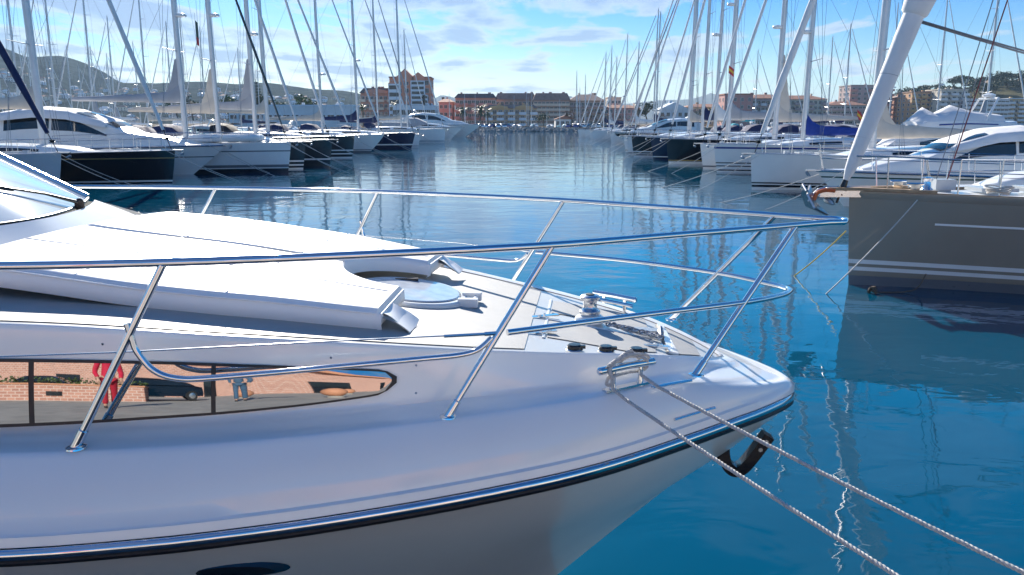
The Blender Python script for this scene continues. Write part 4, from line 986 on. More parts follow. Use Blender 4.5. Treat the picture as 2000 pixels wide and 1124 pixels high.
        if sailhead:
            b = MB(); zt = z0 + sailhead
            A = [(mx + .10, z0 + .3), (mx + .10, zt), (mx + .30, zt - .1), (mx + .62, z0 + sailhead * .45), (mx + 1.0, z0 + .4)]
            b.grid([[(x, s * (.10 if 0 < i < 4 else .06), z) for i, (x, z) in enumerate(A)] for s in (-1, 1)], close_u=False); b.cap([(x, -.10 if 0 < i < 4 else -.06, z) for i, (x, z) in enumerate(A)]); b.cap([(x, .10 if 0 < i < 4 else .06, z) for i, (x, z) in enumerate(A)][::-1]); b.grid([[(x, s * (.10 if 0 < i < 4 else .06), z) for s in (-1, 1)] for i, (x, z) in enumerate(A + A[:1])])
            b.build('stowed_sail', 'canvas_beige' if cover == 'canvas_beige' else 'canvas_grey', bo)
    if lod:
        b = MB(); f0 = sheer(0); P = []
        for sg in (1, -1):
            q = [(.05, sg * .12, f0 + .62), (.5, sg * (bframe(B, .5 / L) + .02), f0 + .62), (1.5, sg * (bframe(B, 1.5 / L) - .04), sheer(1.5 / L) + .60)]
            b.tube(smooth_line(q, 4), .016, 6); b.tube([(1.5, sg * (bframe(B, 1.5 / L) - .04), sheer(.1) + .60), (1.5, sg * (bframe(B, 1.5 / L) - .05), sheer(.1))], .014, 6); b.tube([(.5, sg * (bframe(B, .5 / L) + .02), f0 + .62), (.55, sg * (bframe(B, .55 / L) - .05), f0)], .014, 6)
        b.tube([(.05, -.12, f0 + .62), (-.03, 0, f0 + .62), (.05, .12, f0 + .62)], .016, 6); b.build('pulpit', 'steel', o)
        b = MB()
        for sg in (1, -1):
            tt = [.12 + .86 * i / 8 for i in range(9)]
            for t in tt: b.tube([(t * L, sg * (bframe(B, t) - .05), sheer(t)), (t * L, sg * (bframe(B, t) - .04), sheer(t) + .62)], .012, 5)
            for h_ in (.33, .61): b.tube([(t * L, sg * (bframe(B, t) - .04), sheer(t) + h_) for t in tt], .006, 4)
        b.build('guardrail', 'steel', o)
        b = MB(); b.box((-.12, 0, fb + .02), (.55, .16, .05)); b.tube([(-.30, 0, fb - .02), (.25, 0, fb + .05)], .03, 6); b.tube(smooth_line([(-.30, -.16, fb - .20), (-.38, 0, fb - .12), (-.30, .16, fb - .20)], 3), [.02] + [.05] * 5 + [.02], 6); b.build('anchor', 'galvanised', o)
        for nm, c_, d_ in (('deck_hatch', (L * .14, 0, sheer(.14) + .09), (.6, .6, .06)), ('deck_hatch', (L * .19, 0, sheer(.19) + .09), (.5, .5, .05)), ('windlass', (L * .10, B * .06, sheer(.1) + .08), (.22, .18, .16)), ('roof_hatch', (L * .5, 0, sheer(.5) + .52), (.55, .55, .06))):
            b = MB(); b.box(c_, d_); b.build(nm, 'pale_grey_paint', de)
        for sg in (1, -1):
            b = MB(); b.tube(smooth_line([(L * .86, sg * B * .30, sheer(.86)), (L * .90, sg * B * .33, sheer(.9) + .9), (L * .985, sg * B * .28, sheer(1) + .9)], 3), .015, 5); b.build('stern_rail', 'steel', o)
            b = MB(); b.lathe([(.02, 0), (.40, .02), (.42, .05), (.40, .08), (.02, .1)], (L * .86, sg * B * .17, sheer(.86) + .65), 16, M=Matrix.Rotation(math.pi / 2, 3, 'Y')); b.build('steering_wheel', 'steel', o)
        for sg in (1, -1):
            for t in (.30, .46):
                b = MB(); b.lathe([(.02, -.34), (.11, -.28), (.12, .2), (.10, .30), (.02, .36)], (t * L, sg * (bframe(B, t) + .10), sheer(t) - .55), 10); b.tube([(t * L, sg * (bframe(B, t) + .10), sheer(t) - .2), (t * L, sg * (bframe(B, t) - .03), sheer(t) + .3)], .012, 4)
                if not brownish: b.build('fender', ('white_paint', 'navy_paint')[int(L * 2) % 2], o, 50)
    if dinghy:
        b = MB(); rows = []; P = [(L * .10, 0), (L * .13, B * .17), (L * .30, B * .18), (L * .30, -B * .18), (L * .13, -B * .17)]
        b.tube(smooth_line([(x, y, sheer(.2) + .30) for x, y in P + P[:1]], 5), .20, 10); b.box((L * .22, 0, sheer(.2) + .3), (L * .15, B * .3, .2)); b.build('dinghy', 'white_paint', o)
    if lines:
        b = MB()
        for sg in (1, -1): b.tube(sag(Vector((.3, sg * .25, fb)), Vector((-3.2 - .5 * sg, sg * 1.1, -.05)), .10, 8), .014, 5)
        b.build('mooring_line', 'rope', o)
    return o
# ------------------------------------------------------------------ motor yachts
def motorboat(label, bow, fb, L, aft=0, hull=('white_paint',), bands=None, B=None, kind='coupe', glass='dark_glass', canvas=None, group=None, rail=True, lod=1, lines=True, name='motor_cruiser', rake=None, fs=None, stripe=None, fenders=False):
    B = B or L * .30; fs = fs or fb * .72; rake = rake or fb * .95; bow = (bow[0] - rake * math.cos(aft), bow[1] - rake * math.sin(aft))
    o = empty(name, (bow[0], bow[1], 0), label, 'motor yacht', group, aft)
    b, sheer = hull_mesh(L, B, fb, fs, bands or [(.10, 0), (9, 0)], rake, .70, spring=-.06 * fb); b.build('hull', list(hull), o, 40)
    de = deck_mesh(L, B, sheer, .10, drop=.02).build('deck', 'white_paint', o)
    b = MB()
    for sg in (1, -1): b.tube([(t * L, sg * (bframe(B, t) + .01), sheer(t) - .06) for t in [(i / 16)**1.4 for i in range(17)]], .04, 6)
    b.build('rub_rail', stripe or 'steel', o)
    H = L / 12
    s = lambda t: sheer(t)
    if kind == 'coupe':
        stn = [(L * .14, s(.14), s(.14) + .04, B * .13, B * .09, .02), (L * .22, s(.22), s(.22) + .36 * H, B * .26, B * .20, .06), (L * .33, s(.33), s(.33) + .56 * H, B * .33, B * .28, .08), (L * .42, s(.44), s(.44) + 1.10 * H, B * .36, B * .30, .10), (L * .54, s(.54), s(.54) + 1.55 * H, B * .37, B * .30, .12), (L * .66, s(.66), s(.66) + 1.72 * H, B * .37, B * .29, .12), (L * .80, s(.8), s(.8) + 1.62 * H, B * .36, B * .28, .10), (L * .86, s(.86), s(.86) + 1.20 * H, B * .36, B * .29, .06)]
        hs_ = house(stn).build('deckhouse', 'white_paint', o, 40)
        for sg in (1, -1):
            strip(stn, L * .40, L * .60, .48, .84, sg, taper=.85).build('window', 'dark_glass', hs_, 60); strip(stn, L * .61, L * .78, .52, .86, sg, taper=.15).build('window', 'dark_glass', hs_, 60)
        b = MB(); rows = []
        for i in range(7):
            t = i / 6; x = L * (.372 + .145 * t); xs = [q[0] for q in stn]; zt = ip(x, xs, [q[2] for q in stn]); w = ip(x, xs, [q[4] for q in stn])
            rows.append([(x - .015, w * .88 * k, zt + .014 + ip(x, xs, [q[5] for q in stn]) * (1 - (.88 * k)**2) * 1.0 + .01) for k in (-1, -.5, 0, .5, 1)])
        b.grid(rows); b.build('windscreen', 'dark_glass', hs_, 60)
        top = s(.66) + 1.72 * H
        b = MB(); b.tube([(L * .72, -B * .27, top - .1), (L * .76, -B * .22, top + .45), (L * .76, B * .22, top + .45), (L * .72, B * .27, top - .1)], .05, 8); b.lathe([(.02, 0), (.25, .03), (.27, .12), (.1, .2)], (L * .76, 0, top + .48), 14); b.tube([(L * .77, .4, top + .4), (L * .80, .4, top + 1.7)], .012, 4); b.build('radar_arch', 'white_paint', hs_, 50)
        if canvas:
            cv = [(L * .40, s(.4) + .85 * H, s(.4) + .98 * H, B * .36, B * .31, .11)] + [(x, z0 + (z1 - z0) * .80, z1 + .05, w0 * 1.02, w1 * 1.03, c_ + .03) for x, z0, z1, w0, w1, c_ in stn[3:-1]]
            house(cv).build('canvas_cover', canvas, hs_, 40)
    elif kind == 'flybridge':
        stn = [(L * .22, s(.22), s(.22) + .05, B * .2, B * .15, .03), (L * .34, s(.34), s(.34) + .7 * H, B * .34, B * .28, .08), (L * .42, s(.42), s(.42) + 1.55 * H, B * .36, B * .29, .08), (L * .56, s(.56), s(.56) + 1.85 * H, B * .38, B * .33, .06), (L * .86, s(.86), s(.86) + 1.95 * H, B * .38, B * .34, .06)]
        hs_ = house(stn).build('deckhouse', 'white_paint', o, 40)
        for sg in (1, -1): strip(stn, L * .40, L * .80, .42, .80, sg, taper=.7).build('window', 'dark_glass', hs_, 60)
        z = s(.6) + 1.85 * H
        f2 = [(L * .44, z - .1, z + .10, B * .30, B * .26, .02), (L * .50, z - .1, z + .55 * H, B * .36, B * .35, .02), (L * .70, z, z + .62 * H, B * .38, B * .37, .02), (L * .92, z + .05, z + .50 * H, B * .37, B * .36, .02), (L * .97, z + .2, z + .42, B * .30, B * .28, .02)]
        fl = house(f2).build('flybridge', 'white_paint', o, 40)
        for sg in (1, -1): strip(f2, L * .56, L * .86, .55, .68, sg).build('stripe', 'blue_stripe', fl, 60)
        if canvas:
            rr = random.Random(int(L * 10)); K = min(1, H); cv = [(L * .46, z + .3 * K, z + .5 * K, B * .30, B * .20, .05), (L * .52, z + .4 * K, z + .95 * K, B * .34, B * .16, .35), (L * .58, z + .4 * K, z + .8 * K, B * .36, B * .28, .12), (L * .66, z + .4 * K, z + 1.15 * K, B * .36, B * .18, .30), (L * .76, z + .4 * K, z + 1.0 * K, B * .36, B * .28, .12), (L * .90, z + .4 * K, z + .85 * K, B * .34, B * .28, .10)]
            house(cv).build('canvas_cover', canvas, fl, 40)
            c3 = [(L * .30, s(.3) + .3 * H, s(.3) + .55 * H, B * .30, B * .22, .05), (L * .40, s(.4) + .5 * H, s(.4) + 1.50 * H, B * .365, B * .30, .12), (L * .47, s(.47) + .7 * H, s(.47) + 1.86 * H, B * .385, B * .32, .10)]
            house(c3).build('screen_cover', canvas, hs_, 40)
        b = MB(); b.tube([(L * .80, -B * .34, z + .4), (L * .86, -B * .28, z + 1.5), (L * .86, B * .28, z + 1.5), (L * .80, B * .34, z + .4)], .06, 8); b.lathe([(.02, 0), (.28, .03), (.3, .13), (.1, .2)], (L * .86, 0, z + 1.55), 14); b.tube([(L * .85, .5, z + 1.5), (L * .88, .5, z + 3.4)], .012, 4); b.build('radar_arch', 'white_paint', fl, 50)
    else:  # open cruiser with low screen and cover
        stn = [(L * .14, s(.14), s(.14) + .03, B * .14, B * .10, .02), (L * .26, s(.26), s(.26) + .34 * H, B * .26, B * .2, .06), (L * .40, s(.4), s(.4) + .55 * H, B * .34, B * .28, .08), (L * .52, s(.52), s(.52) + .60 * H, B * .36, B * .30, .08), (L * .54, s(.54), s(.54) + .3, B * .36, B * .32, .04)]
        hs_ = house(stn).build('foredeck', 'white_paint', o, 40)
        for sg in (1, -1): strip(stn, L * .28, L * .46, .35, .75, sg, taper=.6).build('window', 'dark_glass', hs_, 60)
        cv = [(L * .40, s(.4) + .4 * H, s(.4) + .60 * H, B * .33, B * .27, .08), (L * .52, s(.5) + .2 * H, s(.5) + 1.25 * H, B * .38, B * .30, .12), (L * .66, s(.6) + .1, s(.6) + 1.35 * H, B * .39, B * .30, .12), (L * .92, s(.9) + .1, s(.9) + .95 * H, B * .38, B * .30, .10)]
        house(cv).build('canvas_cover', canvas or 'canvas_white', o, 40)
        b = MB(); b.tube([(L * .70, -B * .36, s(.7)), (L * .76, -B * .30, s(.7) + 1.5 * H), (L * .76, B * .30, s(.7) + 1.5 * H), (L * .70, B * .36, s(.7))], .05, 8); b.build('radar_arch', 'white_paint', o, 50)
    if rail:
        b = MB(); tt = [.02 + .56 * i / 8 for i in range(9)]
        for sg in (1, -1):
            f = lambda t, h: (t * L - (.25 if t < .1 else .1) * h, sg * max(.05, bframe(B, t) - .08), s(t) + h)
            for h_ in (.66, .36): b.tube([f(t, h_) for t in tt], .015, 6)
            for t in tt[::2]: b.tube([f(t, 0), f(t, .66)], .014, 6)
        b.tube([(.02 * L - .16, -.1, s(0) + .66), (.02 * L - .22, 0, s(0) + .66), (.02 * L - .16, .1, s(0) + .66)], .015, 6); b.build('bow_rail', 'steel', o)
    if fenders:
        b = MB()
        for x in (L * .36, L * .42): b.lathe([(.03, -.42), (.13, -.36), (.15, -.2), (.15, .2), (.13, .36), (.03, .42)], (x, B * .46, sheer(.4) + 1.0), 12)
        b.build('fender', 'black_plastic', o, 50)
    b = MB(); b.box((-.05, 0, fb - .04), (.6, .2, .05)); b.tube([(-.3, 0, fb - .06), (.3, 0, fb)], .03, 6); b.tube([(-.24, -.14, fb - .24), (-.33, 0, fb - .12), (-.24, .14, fb - .24)], [.02, .05, .02], 6); b.build('anchor', 'galvanised', o)
    if lines:
        b = MB()
        for sg in (1, -1): b.tube(sag(Vector((.8, sg * .5, fb)), Vector((-2.6 - .5 * sg, sg * 1.2, -.05)), .10, 8), .014, 5)
        b.build('mooring_line', 'rope', o)
    return o
def wl(px, py): q = at_z(px, py, 0); return (q.x, q.y)
PI = math.pi
ST2 = lambda *h: [(h[0], 1), (h[1], 0), (h[2], 1), (h[3], 0), (h[4], 1), (9, 0)]
# ---------------- left row, nearest first (bows point right)
sailboat('pale grey sloop with thick navy furled genoa, half hidden behind the white yacht windscreen', wl(116, 366), 1.5, 14, PI, ('pale_grey_paint',), mast=7.2, genoa='canvas_navy', gr=.17, mh=18, cover='canvas_grey', lod=1, hood='canvas_grey')
sailboat('long black-hulled yacht with white waterline stripe and teak bow, left side', wl(337, 357), 1.52, 17, PI, ('black_paint', 'white_paint', 'gold_line'), [(.05, 0), (.13, 1), (1.16, 0), (1.19, 2), (9, 0)], mast=6.2, mh=20, genoa='canvas_white', gr=.13, cover='canvas_beige', hood='canvas_black', mr=.17, spread=3, boomz=2.2)
motorboat('white coupe motor yacht with black side windows behind the long black hull', wl(378, 341), 1.65, 14.5, PI, ('white_paint', 'boot_dark'), [(.05, 0), (.95, 0), (1.0, 1), (9, 0)], kind='coupe', canvas='canvas_white', rake=1.9, name='motor_yacht')
sailboat('large white yacht with dark boot stripe and dinghy on the foredeck, left side', wl(563, 337), 1.72, 17.5, PI, ('white_paint', 'boot_dark', 'boot_blue'), [(.24, 1), (.30, 0), (.46, 2), (1.20, 0), (1.27, 2), (9, 0)], mast=6.0, mh=21, genoa='charcoal_paint', gr=.085, cover='canvas_grey', hood='canvas_grey', mr=.155, boomz=2.5, sailhead=2.4, radar=8.6, dinghy=True)
sailboat('black sloop with two white waterline stripes just past the large white yacht', wl(592, 331), 1.66, 15, PI, ('charcoal_paint', 'white_paint'), ST2(.10, .22, .32, .46, .56), mast=5.3, mh=20, genoa='canvas_white', gr=.10, cover='canvas_beige', mr=.15, sailhead=2.6, radar=9.0, boomz=2.0)
sailboat('black sloop with one broad white stripe, second of the dark trio on the left', wl(644, 325), 1.72, 15.5, PI, ('charcoal_paint', 'white_paint'), [(.42, 0), (.52, 1), (9, 0)], mast=5.0, mh=20, genoa='canvas_white', gr=.10, cover='canvas_grey', mr=.15, sailhead=3.2, radar=8.3, boomz=2.2)
sailboat('black sloop with double white stripes and cream sail cover, farthest of the dark trio', wl(688, 309), 1.78, 15.5, PI, ('charcoal_paint', 'white_paint'), ST2(.10, .30, .40, .58, .68), mast=7.0, mh=21, genoa='canvas_white', gr=.11, cover='canvas_beige', mr=.17, hood='canvas_black', boomz=2.1)
sailboat('white sloop with clipper bow wedged between the dark trio and the navy yacht', wl(722, 298), 1.72, 15, PI, ('white_paint', 'boot_blue'), [(.16, 1), (.22, 0), (.30, 1), (9, 0)], mast=6.0, mh=19, rake=1.5, genoa='canvas_white', gr=.10, cover='canvas_beige', mr=.13, radar=7.3)
sailboat('navy blue yacht with white waterline band, left side of the channel', wl(803, 291), 1.75, 17, PI, ('navy_paint', 'white_paint'), [(.12, 0), (.40, 0), (.54, 1), (9, 0)], mast=6.3, mh=20, rake=.5, genoa='canvas_white', gr=.10, cover='canvas_navy', mr=.14, radar=9.4)
sailboat('slim white sloop tucked behind the navy yacht bow', wl(817, 288), 1.5, 12.5, PI, ('white_paint', 'boot_blue'), [(.12, 0), (.18, 1), (9, 0)], mast=4.9, mh=19, genoa='canvas_grey', gr=.09, cover='canvas_navy')
sailboat('white flat-sided yacht with grey boot stripe near the far end of the left row', wl(868, 279), 2.0, 16, PI, ('white_paint', 'pale_grey_paint'), [(.10, 0), (.35, 1), (9, 0)], mast=6.4, mh=24, genoa='canvas_white', gr=.10, cover='canvas_beige', mr=.14, rake=.15)
motorboat('white motor yacht with dark hull windows at the far end of the left row', wl(908, 268), 2.6, 18, PI, ('white_paint', 'boot_dark'), [(.10, 0), (9, 0)], kind='coupe', rake=3.4, name='motor_yacht', glass='dark')
motorboat('white cruiser with grey cover beside the farthest left motor yacht', wl(880, 273), 2.2, 15, PI, kind='open', canvas='canvas_grey')
sailboat('white sloop whose lone masthead stands just right of the hotel', wl(838, 276), 1.5, 13, PI, mast=3.6, mh=17, genoa='canvas_white', gr=.09, cover='canvas_white')
# ---------------- right row, nearest first (bows point left)
brown = sailboat('taupe-hulled yacht with two white stripes and thick white furled genoa at right', wl(1657, 556), 1.63, 17, R(-3), ('taupe_paint', 'white_paint', 'boot_blue'), [(.17, 2), (.26, 0), (.33, 1), (.385, 0), (.46, 1), (9, 0)], mast=6.2, mh=22, gr=.21, B=4.9, cover=None, boom=False, hood=None, lines=False, lod=2, mr=.18, fs=1.45, wl_=.86, rake=.12, stay=False, spread=3)
sailboat('white racing yacht with double black waterline stripes and white genoa, right of the channel', wl(1468, 371), 1.52, 16, 0, ('white_paint', 'black_paint'), [(.12, 0), (.22, 1), (.27, 0), (.33, 1), (9, 0)], mast=5.1, mh=17.5, gr=.17, genoa='canvas_white', cover='canvas_beige', mr=.17, rake=.12, hood='canvas_grey', sailhead=1.9, boomz=.9)
sailboat('white yacht with short blue side stripe and slanted bow stripes, right row', wl(1400, 337), 1.62, 15, 0, ('white_paint', 'black_paint', 'blue_stripe'), [(.10, 0), (.17, 1), (.34, 0), (.40, 1), (.52, 0), (.58, 1), (1.36, 0), (1.46, 2), (9, 0)], mast=5.1, mh=19, gr=.11, genoa='canvas_white', cover='canvas_blue', mr=.14, boomz=.75, radar=7.7)
sailboat('big black yacht with white boot line, third from the far end of the right row', wl(1306, 320), 1.72, 17, 0, ('black_paint', 'white_paint', 'gold_line'), [(.16, 1), (.20, 0), (.26, 2), (9, 0)], mast=4.3, mh=21, gr=.12, genoa='canvas_white', cover='canvas_grey', mr=.17, radar=10.6)
sailboat('white sloop with grey sail head right behind the big black yacht', (12.0, 50.5), 1.55, 14, 0, ('white_paint', 'boot_blue'), [(.1, 0), (.2, 1), (9, 0)], mast=4.6, mh=20, gr=.11, genoa='canvas_white', cover='canvas_beige', mr=.17, sailhead=4.0, radar=8.4, lines=False)
sailboat('blue-black sloop with thin white stripe between two black hulls on the right', wl(1276, 313), 1.72, 15, 0, ('navy_paint', 'white_paint'), [(.22, 0), (.30, 1), (9, 0)], mast=4.9, mh=20, gr=.09, genoa='canvas_white', cover='canvas_white', mr=.13, radar=9.2)
sailboat('black sloop with twin white stripes and plumb bow, far right row', wl(1238, 307), 1.72, 15, 0, ('black_paint', 'white_paint'), ST2(.14, .22, .30, .40, .50), mast=5.9, mh=21, gr=.09, genoa='canvas_white', cover='canvas_navy', mr=.14)
motorboat('white cruiser with dark side band past the black sloops on the right', wl(1222, 284), 1.7, 13, 0, ('white_paint', 'black_paint'), [(.1, 0), (1.15, 0), (1.5, 1), (9, 0)], kind='coupe')
sailboat('white sloop with navy mast cover at the far end of the right row', wl(1195, 281), 1.6, 13, 0, mast=6.2, mh=17.5, gr=.09, genoa='canvas_white', cover='canvas_navy')
sailboat('farthest white sloop of the right row, bow nearest the channel end', wl(1160, 275), 1.6, 13.5, 0, mast=7.0, mh=15.5, gr=.09, genoa='canvas_white', cover='canvas_white')
sailboat('white sloop with tall twin-looking mast left of the black hulls', (14.5, 118), 1.6, 14, 0, mast=6.2, mh=18.6, gr=.09, genoa='canvas_grey', cover='canvas_navy', lines=False)
sailboat('white sloop third in line behind the black plumb bow, pale genoa', (10.6, 73.5), 1.6, 14, 0, ('white_paint', 'boot_blue'), [(.1, 0), (.2, 1), (9, 0)], mast=5.6, mh=20, gr=.09, cover='canvas_beige', mr=.13, lines=False)
sailboat('white sloop fourth in line behind the black plumb bow, grey genoa', (11.4, 81), 1.6, 14, 0, ('white_paint', 'boot_blue'), [(.1, 0), (.2, 1), (9, 0)], mast=6.6, mh=20, gr=.09, genoa='canvas_grey', cover='canvas_navy', mr=.13, lines=False)
# right side behind the taupe yacht
motorboat('cream-white flybridge yacht under white canvas behind the white genoa', (16.2, 39.8), 1.15, 9.4, 0, kind='flybridge', canvas='canvas_white', lines=False, name='motor_yacht')
motorboat('white cruiser with dark green waist line, bow just left of the taupe yacht', (11.4, 27.4), 1.27, 10, R(-2), ('white_paint', 'green_stripe'), [(.1, 0), (.98, 0), (1.03, 1), (9, 0)], kind='coupe', glass='pale', canvas='canvas_white', lines=True, rake=1.0)
motorboat('white motor yacht with pale screen and low cabin at the right edge', (11.6, 20.8), 1.22, 10, R(-5), kind='coupe', glass='pale', lines=False, name='motor_yacht', rake=.9)
# ------------------------------------------------------------------ details of the taupe yacht
bpy.context.view_layer.update()
BI = brown.matrix_world.inverted()
def on_keel(px, py, yl=0.0):   # point of the picture's line of sight in the yacht's own lengthwise plane
    o = BI @ Vector((0, 0, CAM_H)); d = BI.to_3x3() @ ray(px, py); return o + d * ((yl - o.y) / d.y)
G0, G1 = on_keel(1652, 352), on_keel(1797, 0); G0.y = G1.y = 0
d_ = (G1 - G0); top_ = G0 + d_ * ((22 - G0.z) / d_.z); P = [G0 + d_ * (t) for t in [0, .06, .12] + [.2 + .12 * i for i in range(7)]]
b = MB(); b.tube(P, [.045, .09, .11, .122, .135, .143, .147, .15, .16, .165], 14); ge = b.build('furled_genoa', 'canvas_white', brown, 60)
b = MB(); q = G0 + d_ * .93; b.tube([q - d_ * .02, q, q + d_ * .08, q + d_ * .35], [.15, .21, .24, .22], 14); b.build('clew', 'canvas_white', ge, 60)
b = MB()
for k in range(40):
    q = G0 + d_ * (.07 + k * .022); rad = .14 * min(1, .75 + k * .01)
    e = Vector((d_.z, 0, -d_.x)).normalized(); f = Vector((0, 1, 0))
    if k % 8 == 7: b.tube([q + e * rad * math.cos(a) * 1.06 + f * rad * math.sin(a) * 1.06 + d_ * .004 * a for a in [6.2832 * i / 14 for i in range(15)]], .006, 4)
b.build('sail_tie', 'canvas_grey', ge)
b = MB(); b.tube([P[-1], top_], [.155, .07], 10); b.build('upper_genoa', 'canvas_white', ge)
b = MB(); q0 = G0 - d_ * .075; b.tube([q0 - d_ * .06, G0], .022, 8)
M_ = d_.to_track_quat('Z', 'Y').to_matrix()
b.lathe([(.05, -.09), (.10, -.07), (.10, -.05), (.05, -.04), (.05, .01), (.11, .02), (.11, .05), (.06, .07), (.045, .20)], q0 + d_ * .01, 16, M=M_); b.build('furling_drum', 'black_plastic', ge, 50)
b = MB(); A = on_keel(1797, 44, .25); b.tube(sag(A, Vector((11.5, 1.8, 2.2)), .12, 12), .016, 6); b.tube(sag(on_keel(1795, 40, .25), Vector((12.5, 1.2, 2.3)), .25, 12), .016, 6); b.build('genoa_sheet', 'rig_wire', ge)
for (pa, pb, m, rad) in (((1968, 0), (1843, 372), 'red_wire', .012), ((1912, 88), (1822, 372), 'rig_wire', .009), ((1935, 60), (1855, 330), 'rig_wire', .006)):
    a, c = on_keel(*pa, .35), on_keel(*pb, .35); b = MB(); b.tube([c, c + (a - c) * 2.6], rad, 6); b.build('inner_stay', m, brown)
bh, bsh = hull_mesh(17, 4.9, 1.63, 1.45, [(.2, 0), (9, 0)], .12)
def bside(x, z, sg, off=.006):
    t = x / 17; h = z / bsh(t); w = .86 if t > .3 else .86 * (.35 + .65 * t / .3); return Vector((x, sg * (bframe(4.9, t) * (w + (1 - w) * h**.7) + off), z))
for sg in (-1, 1):
    b = MB(); b.grid([[bside(x, 1.13 - .004 * x, sg), bside(x, 1.155 - .004 * x, sg, .008), bside(x, 1.165 - .004 * x, sg, .004)] for x in [1.25 + .7 * i for i in range(20)]], flip=sg > 0); b.build('cove_line', 'white_paint', brown)
    b = MB(); b.grid([[bside(x, bsh(x / 17) - .10, sg, .004), bside(x, bsh(x / 17) - .02, sg, .03), bside(x, bsh(x / 17) + .03, sg, .02), bside(x, bsh(x / 17) + .035, sg, -.06)] for x in [.05 + .6 * i for i in range(28)]], flip=sg > 0); b.build('gunwale', 'taupe_paint', brown, 60)
b = MB(); b.prism([(-.42, -.07, 1.66), (.15, -.20, 1.67), (1.2, -.62, 1.655), (1.2, -.50, 1.655), (.2, -.05, 1.67), (.2, .05, 1.67), (1.2, .5, 1.655), (1.2, .62, 1.655), (.15, .20, 1.67), (-.42, .07, 1.66)], (0, 0, .05)); b.build('bow_plank', 'teak', brown)
b = MB(); b.box((-.15, -.09, 1.62), (.75, .014, .14)); b.box((-.15, .09, 1.62), (.75, .014, .14)); b.tube([(-.48, -.1, 1.60), (-.48, .1, 1.60)], .045, 12); b.tube([(-.40, -.1, 1.70), (-.40, .1, 1.70)], .02, 8); rl = b.build('anchor_roller', 'steel', brown)
b = MB(); b.tube(smooth_line([(-.62, -.10, 1.50), (-.58, -.10, 1.62), (-.44, -.10, 1.67), (-.28, -.10, 1.66)], 4), .035, 8); b.build('roller_guard', 'orange_paint', rl)
b = MB(); b.tube(smooth_line([(.35, 0, 1.70), (-.35, 0, 1.70), (-.56, 0, 1.64), (-.68, 0, 1.46)], 4), .028, 8)
for sg in (1, -1): b.prism([(-.70, 0, 1.74), (-.78, sg * .16, 1.60), (-.66, sg * .24, 1.36), (-.36, sg * .04, 1.22), (-.60, 0, 1.45)], (.03, 0, .02))
b.tube([(-.78, -.17, 1.66), (-.80, 0, 1.76), (-.78, .17, 1.66)], .022, 6); b.build('plough_anchor', 'galvanised', brown, 30)
b = MB()
for x, y in ((.95, .34), (.95, -.34)): b.tube([(x - .14, y, 1.80), (x + .14, y, 1.80)], .022, 8); b.box((x, y, 1.74), (.16, .04, .10))
b.build('cleat', 'chrome', brown)
b = MB(); b.lathe([(.10, 0), (.11, .02), (.07, .06), (.06, .16), (.09, .19), (.09, .22), (.03, .24)], (1.3, 0, 1.66), 16); b.build('windlass', 'chrome', brown, 50)
b = MB()
for k in range(5): b.tube([(2.1 + (.16 + .012 * k) * math.cos(a), -.75 + (.16 + .012 * k) * math.sin(a), 1.70 + .02 * k + .02 * math.sin(a * 2 + k)) for a in [6.2832 * i / 18 for i in range(18)]], .014, 5, closed=True)
b.build('rope_coil', 'rope', brown)
b = MB(); b.tube([(2.6, -.9, 1.63), (2.6, -.9, 2.3)], .016, 6); b.build('post', 'steel', brown)
b = MB(); b.box((3.0, -.2, 1.72), (.5, .5, .08)); b.build('deck_hatch', 'pale_grey_paint', brown)
b = MB(); b.box((1.7, .3, 1.75), (.34, .26, .18)); b.build('deck_box', 'pale_grey_paint', brown)
bm_ = brown.matrix_world
b = MB(); b.tube(sag(at_y(1792, 391, 13.15), at_z(1611, 577, -.02), .05, 14), .011, 6); tag(b.build('mooring_line', 'rope'), 'thin rope slanting across the taupe bow into the water', 'rope')
b = MB(); b.tube(sag(bm_ @ Vector((.02, .05, .95)), at_z(1549, 541, -.02), .04, 12), .011, 6); tag(b.build('mooring_line', 'yellow_paint'), 'yellowish rope running left from the taupe stem into the water', 'rope')
c = at_z(1704, 570, .03); b = MB()
for k in range(4): b.tube([c + Vector((.06 * math.cos(a + k) , .05 * math.sin(a), .05 * math.sin(a * 2 + k) + .03)) for a in [6.2832 * i / 12 for i in range(12)]], .018, 5, closed=True)
b.tube(smooth_line([c, c + Vector((.35, .03, -.02)), c + Vector((.75, .06, .03)), c + Vector((1.0, .25, .25))], 5), .012, 5); tag(b.build('rope_knot', 'bark'), 'old brown knotted rope floating by the taupe hull', 'rope')

# ------------------------------------------------------------------ boats of the back rows, copied from a few built ones
PR = []
def proto(**k):
    k.setdefault('lod', 0); k.setdefault('lines', False)
    lab = k.pop('label'); o = sailboat(lab, (0, 0), k.pop('fb', 1.45), k.pop('L', 12.5), 0, group=k.pop('group'), **k); PR.append(o); return o
G_L = 'sloops crowded in the back rows on the left'; G_R = 'sloops in the back row on the right'
defs = [dict(cover='canvas_navy', mh=16, hood='canvas_navy'), dict(cover='canvas_white', mh=18, hood='canvas_grey', sailhead=2.6), dict(cover='canvas_teal', mh=15, hood='canvas_teal', mr=.085), dict(cover='canvas_beige', mh=19.5, hood='canvas_white', radar=8.0), dict(cover='canvas_black', mh=17, hood='canvas_black', spread=2, genoa='canvas_grey')]
words_ = ['with navy boom cover', 'with white boom cover', 'with turquoise boom cover', 'with beige boom cover and radar', 'with black boom cover']
LP = [proto(label='white back-row sloop %s in the left marina' % w, group=G_L, **d) for w, d in zip(words_, defs)]
RP = []
for o, w in zip(LP, words_):
    c = copy_tree(o); c['group'] = G_R; c['label'] = 'white back-row sloop %s behind the right row' % w; RP.append(c)
rr = random.Random(17); used = set()
